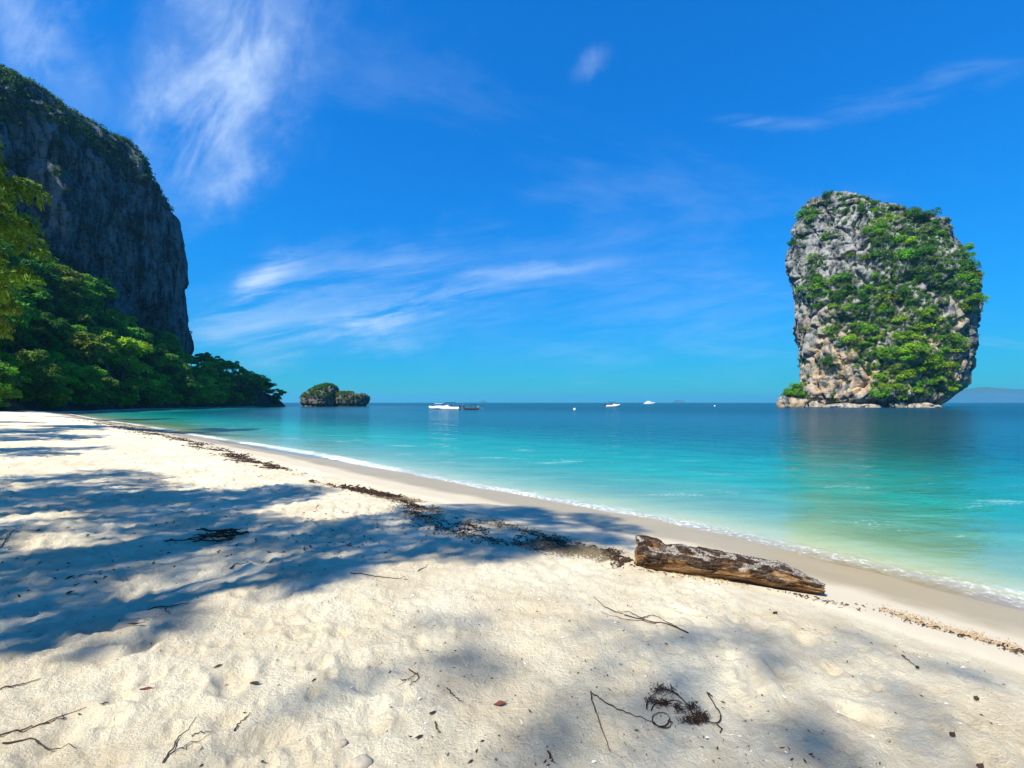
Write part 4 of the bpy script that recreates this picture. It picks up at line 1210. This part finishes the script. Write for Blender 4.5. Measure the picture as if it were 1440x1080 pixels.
twig('twig', [[(0, 772), (12, 752), (30, 740)]], 'thin twig in the shade at the left edge', .009)
twig('twig', [[(208, 857), (240, 855), (266, 851)], [(232, 857), (238, 866)]], 'straight dark twig at the edge of the left shade', .008)
twig('twig', [[(0, 976), (28, 966), (58, 960)]], 'slim twig on sunlit sand at the left edge', .006)
twig('twig', [[(323, 803), (334, 798), (356, 798)]], 'short thick twig in the shade left of centre', .010)
twig('twig', [[(493, 811), (530, 813), (574, 818)]], 'long pale-brown twig along the shade edge in the centre', .008)
twig('twig', [[(770, 1064), (781, 1084)]], 'short dark stick at the bottom edge of the picture', .007)
twig('twig', [[(588, 803), (600, 795)], ], 'small slanting twig in the central shade', .008)
twig('twig', [[(330, 1040), (336, 1025), (352, 1018)], [(342, 1022), (352, 1014)]], 'little crooked twig on the sand below the left shade', .006)
twig('twig', [[(628, 970), (640, 984), (652, 990)]], 'small thin twig on soft grey shade near the middle bottom', .005)
twig('twig', [[(612, 1018), (614, 1030), (620, 1036)]], 'tiny curled twig low in the middle foreground', .005)
twig('bleached_stick', [[(974, 799), (992, 803), (1011, 806)]], 'flat bleached stick lying against the front of the driftwood log', .022, M_PALETWIG, .012, cat='stick')

# pile of dark twigs
mb = MB(); ctr = gpt(304, 757); rg_ = np.random.default_rng(4)
for _ in range(26):
    a_ = rg_.uniform(-.7, .7) + (math.pi if rg_.random() < .5 else 0); ln = rg_.uniform(.12, .42); o_ = rg_.normal(size=2) * np.array([.16, .12])
    s_ = np.linspace(-.5, .5, 6); xy = np.stack([ctr[0] + o_[0] + s_ * ln * math.cos(a_), ctr[1] + o_[1] + s_ * ln * math.sin(a_) + .05 * s_ ** 2], 1)
    mb.tube(np.column_stack([xy, ground(xy[:, 0], xy[:, 1]) + .012 + rg_.uniform(0, .05)]) - ctr, rg_.uniform(.004, .010), 5)
tag(link('twig_pile', mb.mesh('twig_pile'), M_TWIG, loc=ctr), 'small heap of dark twigs in the shade left of centre', 'twig pile')

# tangle of dried weed with loops, a matted tuft and a hooked stalk
e = bpy.data.objects.new('seaweed_tangle', None); C.objects.link(e); e0 = gpt(960, 1008); e.location = e0
tag(e, 'dark looping tangle of dried seaweed at the lower right of the centre', 'seaweed')


def tangle_part(nm, lines, r, lift, mat_, smooth_n=30):
    mb = MB()
    for i, ln in enumerate(lines):
        pts = gline(ln, lift * (1 + .6 * math.sin(i * 2.1)), smooth_n, .0015, i + 9); mb.tube(pts - e0, np.linspace(r, r * .5, len(pts)) * .7, 6)
    return link(nm, mb.mesh(nm), mat_, e)


ell = lambda cx, cy, a, b, t0, t1: [(cx + a * math.cos(R(t)), cy + b * math.sin(R(t))) for t in np.linspace(t0, t1, 12)]
tangle_part('loop', [ell(929, 1017, 13, 11, 0, 350), ell(935, 1000, 26, 22, 170, 320), ell(940, 1004, 24, 13, 180, 330), [(918, 1020), (925, 1028), (940, 1028), (946, 1024)]], .0045, .008, M_WEED)
tangle_part('stalk', [[(994, 980), (1008, 1000), (1015, 1012), (1008, 1020), (992, 1021), (975, 1017)], [(944, 978), (958, 992), (972, 1006)], [(1008, 1020), (1016, 1027), (1012, 1032)], [(996, 981), (1002, 984)]], .0055, .010, M_WEED)
rg_ = np.random.default_rng(14); mb = MB()
for (cx, cy, sx_, sy_, n) in [(982, 1016, 13, 7, 260), (972, 1003, 6, 6, 60), (932, 978, 16, 5, 110), (932, 996, 10, 4, 110), (953, 1003, 6, 4, 60), (915, 992, 6, 4, 40), (966, 1021, 10, 3, 50)]:
    for _ in range(n):
        q0 = gpt(cx + rg_.normal() * sx_ * .6, cy + rg_.normal() * sy_ * .6); dv = rg_.normal(size=3) * .012; dv[2] = abs(dv[2]) * .6
        q0[2] += rg_.uniform(.002, .022); mb.tube(np.array([q0, q0 + dv * .6, q0 + dv + rg_.normal(size=3) * .003]) - e0, [.0014, .0020, .0007], 4, False)
link('matted_tuft', mb.mesh('matted_tuft'), M_WEED, e)

# single dead leaves
for k, (px, py, s_, lab, mt) in enumerate([
        (206, 977, .032, 'dark red dead leaf on sunlit sand at the lower left', M_DEADLEAF), (703, 996, .035, 'curled red-brown dead leaf near the middle bottom', M_DEADLEAF),
        (307, 943, .026, 'small dark dead leaf on sunlit sand left of centre', M_TWIG), (135, 848, .04, 'dark dead leaf in the left shade', M_TWIG),
        (189, 887, .042, 'long dark dead leaf near the end of the left shade', M_TWIG), (358, 970, .026, 'small black dead leaf right of the red one', M_TWIG),
        (1290, 938, .024, 'brown seed pod at the end of the hooked twig', M_WEED), (1373, 981, .03, 'dark sliver of leaf on the right sand', M_TWIG),
        (1339, 1039, .028, 'dark leaf sliver low on the right sand', M_TWIG), (1378, 1070, .03, 'curled dark leaf at the lower right', M_TWIG),
        (1090, 861, .035, 'brown pebble-like husk on the sand below the right end of the log', M_WEED), (608, 1007, .022, 'tiny black husk in the soft shade near the bottom', M_TWIG),
        (589, 1041, .022, 'curved black husk near the bottom centre', M_TWIG), (147, 1000, .02, 'tiny dark leaf left of the crooked twig', M_TWIG)]):
    n = 7; u = np.linspace(-1, 1, n); v = np.linspace(-1, 1, 5); A_, B_ = np.meshgrid(u, v, indexing='ij')
    wd = .42 * (1 - np.abs(A_) ** 1.8); zz = .18 * A_ ** 2 + .35 * (B_ * wd) ** 2 * 3 + .05 * np.sin(A_ * 5 + k)
    Vq = np.stack([A_, B_ * wd, zz], -1).reshape(-1, 3) * s_
    mb = MB(); mb.add(Vq, gridfaces(n, 5)); mb.add(Vq - np.array([0, 0, .05 * s_]), gridfaces(n, 5)[:, ::-1])
    mb.tube(np.array([[.9 * s_, 0, .1 * s_], [1.4 * s_, .1 * s_, .2 * s_]]), .03 * s_, 5)
    o = link('dead_leaf', mb.mesh('dead_leaf'), mt, loc=gpt(px, py) + np.array([0, 0, .006]), rot=(random.uniform(-.2, .2), random.uniform(-.2, .2), random.uniform(.2, .9)))
    tag(o, lab, 'leaf')

# a few stones on the beach
M_STONE = simple('beach stone', (.34, .29, .22), .8, .3, .35, 40)
for k, (px, py, s_, lab) in enumerate([(508, 1074, .055, 'half-buried grey stone at the bottom edge'), (480, 1052, .03, 'small grey stone above the half-buried one'), (1112, 973, .02, 'single brown pebble right of the seaweed tangle')]):
    o = link('stone', boulder('stone', 3.3 * k, s_, s_ * .8, s_ * .55, 12), M_STONE, loc=gpt(px, py), rot=(0, 0, k)); tag(o, lab, 'stone')

# ------------------------------------------------------------------ wrack line and litter: uncountable scraps


def scraps(name, xy, rng, smin, smax, matl, lift=.004, label=None, thick=.18):
    n = len(xy); z = ground(xy[:, 0], xy[:, 1])
    L_ = np.exp(rng.uniform(np.log(smin), np.log(smax), n)); a_ = rng.uniform(0, np.pi, n); W_ = L_ * rng.uniform(.10, .35, n)
    tl_ = rng.normal(size=n) * .25
    dx, dy = np.cos(a_), np.sin(a_); bend = rng.normal(size=n) * .25 * L_
    c0 = np.column_stack([xy, z + lift + W_ * thick])
    T_ = np.stack([dx, dy, tl_], 1) * L_[:, None] / 2; N_ = np.stack([-dy, dx, 0 * dx], 1) * W_[:, None] / 2; Z_ = np.array([0, 0, 1.]) * (W_ * thick + .001)[:, None]
    mid = N_ / (W_[:, None] + 1e-6) * bend[:, None]
    V = np.stack([c0 - T_, c0 + N_ + mid, c0 + T_, c0 - N_ + mid, c0 + mid * .8 + Z_ * 2], 1).reshape(-1, 3); k = np.arange(n)[:, None] * 5
    Fq = np.concatenate([k + np.array([[0, 1, 4]]), k + np.array([[1, 2, 4]]), k + np.array([[2, 3, 4]]), k + np.array([[3, 0, 4]])])
    o = link(name, mesh(name, V, Fq, False), matl)
    return tag(o, label, None, None, 'stuff')


rng = np.random.default_rng(21)


def inland_xy(t, d):
    """beach point at distance t along the shore and d inland"""
    c = np.interp(t, _tt, _cc) - d
    return np.stack([(c - t) / S2, (c + t) / S2], 1)


def clumpy(n, t0, t1, d0, w0, dens, seed):
    t = rng.uniform(t0, t1, n * 6); d = d0(t) + rng.normal(size=len(t)) * w0(t)
    q = fbm(np.stack([t * .9, d * 1.6, 0 * t + seed], -1), 4, seed) + .25 * fbm(np.stack([t * 5, d * 6, 0 * t + seed], -1), 2, seed)
    pr = np.clip((q + .12) * 3, 0, 1) * dens(t); k = rng.random(len(t)) < pr
    return inland_xy(t[k][:n], d[k][:n])


# where the line runs in the photo, turned into distance along / from the shore
wl = np.array([gpt(*q) for q in [(200, 606), (330, 640), (420, 668), (500, 687), (560, 701), (620, 722), (680, 742), (740, 758), (800, 769), (860, 779), (900, 800), (1060, 822), (1160, 843), (1240, 858), (1330, 885), (1440, 915)]])
wt = (wl[:, 1] - wl[:, 0]) / S2; wd_ = shore(wl[:, 0], wl[:, 1]); od = np.argsort(wt); wt, wd_ = wt[od], wd_[od]
dfun = lambda t: np.interp(t, wt, wd_)
heavy_lo, heavy_hi = (gpt(870, 782), gpt(560, 700)); h0 = (heavy_lo[1] - heavy_lo[0]) / S2; h1 = (heavy_hi[1] - heavy_hi[0]) / S2
xyA = clumpy(6500, h0 - .2, h1 + 1.2, dfun, lambda t: .10 + .16 * np.exp(-((t - (h0 + h1) / 2) / 1.6) ** 2), lambda t: np.ones_like(t), 3)
xyB = clumpy(5500, h1, 60, dfun, lambda t: .10 + .018 * np.maximum(t - h1, 0), lambda t: np.interp(t, [h1, 20, 30, 60], [1, .7, .5, .5]), 5)
xyC = clumpy(500, wt[0] - 1, h0, dfun, lambda t: np.full_like(t, .07), lambda t: np.full_like(t, .55), 7)
scraps('seaweed_wrack', np.concatenate([xyA, xyC]), rng, .012, .06, M_WEED, .003, 'dark line of dried seaweed scraps along the high-water mark', .4)
scraps('seaweed_wrack', xyB, rng, .03, .20, M_WEED, .006, 'thin far stretch of dried seaweed curving toward the headland', .3)
M_MAT = simple('grey-brown weed crumbs', (.17, .135, .085), .95, .05, .35, 30)
xyD = clumpy(14000, h0, h1 + .3, lambda t: dfun(t) + .02, lambda t: .12 + .14 * np.exp(-((t - (h0 + h1) / 2) / 1.6) ** 2), lambda t: np.ones_like(t), 13)
scraps('weed_crumbs', xyD, rng, .012, .05, M_MAT, .003, 'grey-brown crumbs of weed bedded along the seaweed line', .3)
xyE = clumpy(1800, wt[0] - 1, h0 + .2, lambda t: dfun(t) - .1, lambda t: np.full_like(t, .12), lambda t: np.full_like(t, .8), 17)
scraps('weed_crumbs', xyE, rng, .010, .04, simple('tan weed crumbs', (.34, .23, .12), .95, .05, .3, 30), .003, 'tan crumbs of weed along the sand edge right of the log', .3)
# litter flecks all over the dry sand
n = 9000; rr_ = np.exp(rng.uniform(np.log(1.4), np.log(26), n)); an = rng.uniform(-R(56), R(56), n)
xy = np.stack([rr_ * np.sin(an), rr_ * np.cos(an)], 1); dl = shore(xy[:, 0], xy[:, 1])
keepm = (dl > 3.0) & (rng.random(n) < np.clip(.35 + .8 * fbm(p3(xy[:, 0] * .8, xy[:, 1] * .8), 3, 44), .08, 1))
xy = xy[keepm]; dist_ = np.hypot(xy[:, 0], xy[:, 1])
near_ = dist_ < 5
scraps('leaf_litter', xy[near_], rng, .006, .034, M_TWIG, .001, 'tiny dark scraps of leaf and twig scattered over the near sand', .3)
scraps('leaf_litter', xy[~near_], rng, .02, .085, M_TWIG, .002, 'dark scraps of leaf and twig scattered over the shaded sand beyond', .3)

k_ = rng.choice(len(xy), 1300, replace=False)
scraps('shell_bits', xy[k_] + rng.normal(size=(1300, 2)) * .12, rng, .006, .03, simple('broken shell and coral', (.72, .67, .58), .6, .3, .2, 40), .001, 'pale bits of broken shell and coral strewn on the sand', .5)

# ------------------------------------------------------------------ tell look-alikes apart
byl = {}
for lab, px, o in REG: byl.setdefault(lab, []).append((px, o))
for lab, ls in byl.items():
    ls.sort(key=lambda q: q[0])
    for i, (px, o) in enumerate(ls):
        o['label'] = lab if len(ls) == 1 else f'{lab}, {ORD[i]} from left'

# ------------------------------------------------------------------ air
hz = MB(); hz.box((0, 0, 65), (12000, 12000, 85))
m, g = new_mat('sea haze')
v = g.n('ShaderNodeVolumePrincipled', {'Color': (.16, .62, 1.0, 1), 'Density': 1.15e-4, 'Anisotropy': .2})
g.n('ShaderNodeOutputMaterial', {1: v.outputs[0]})
o = link('haze', hz.mesh('haze', False), m); tag(o, 'thin sea haze over the bay', kind='stuff')
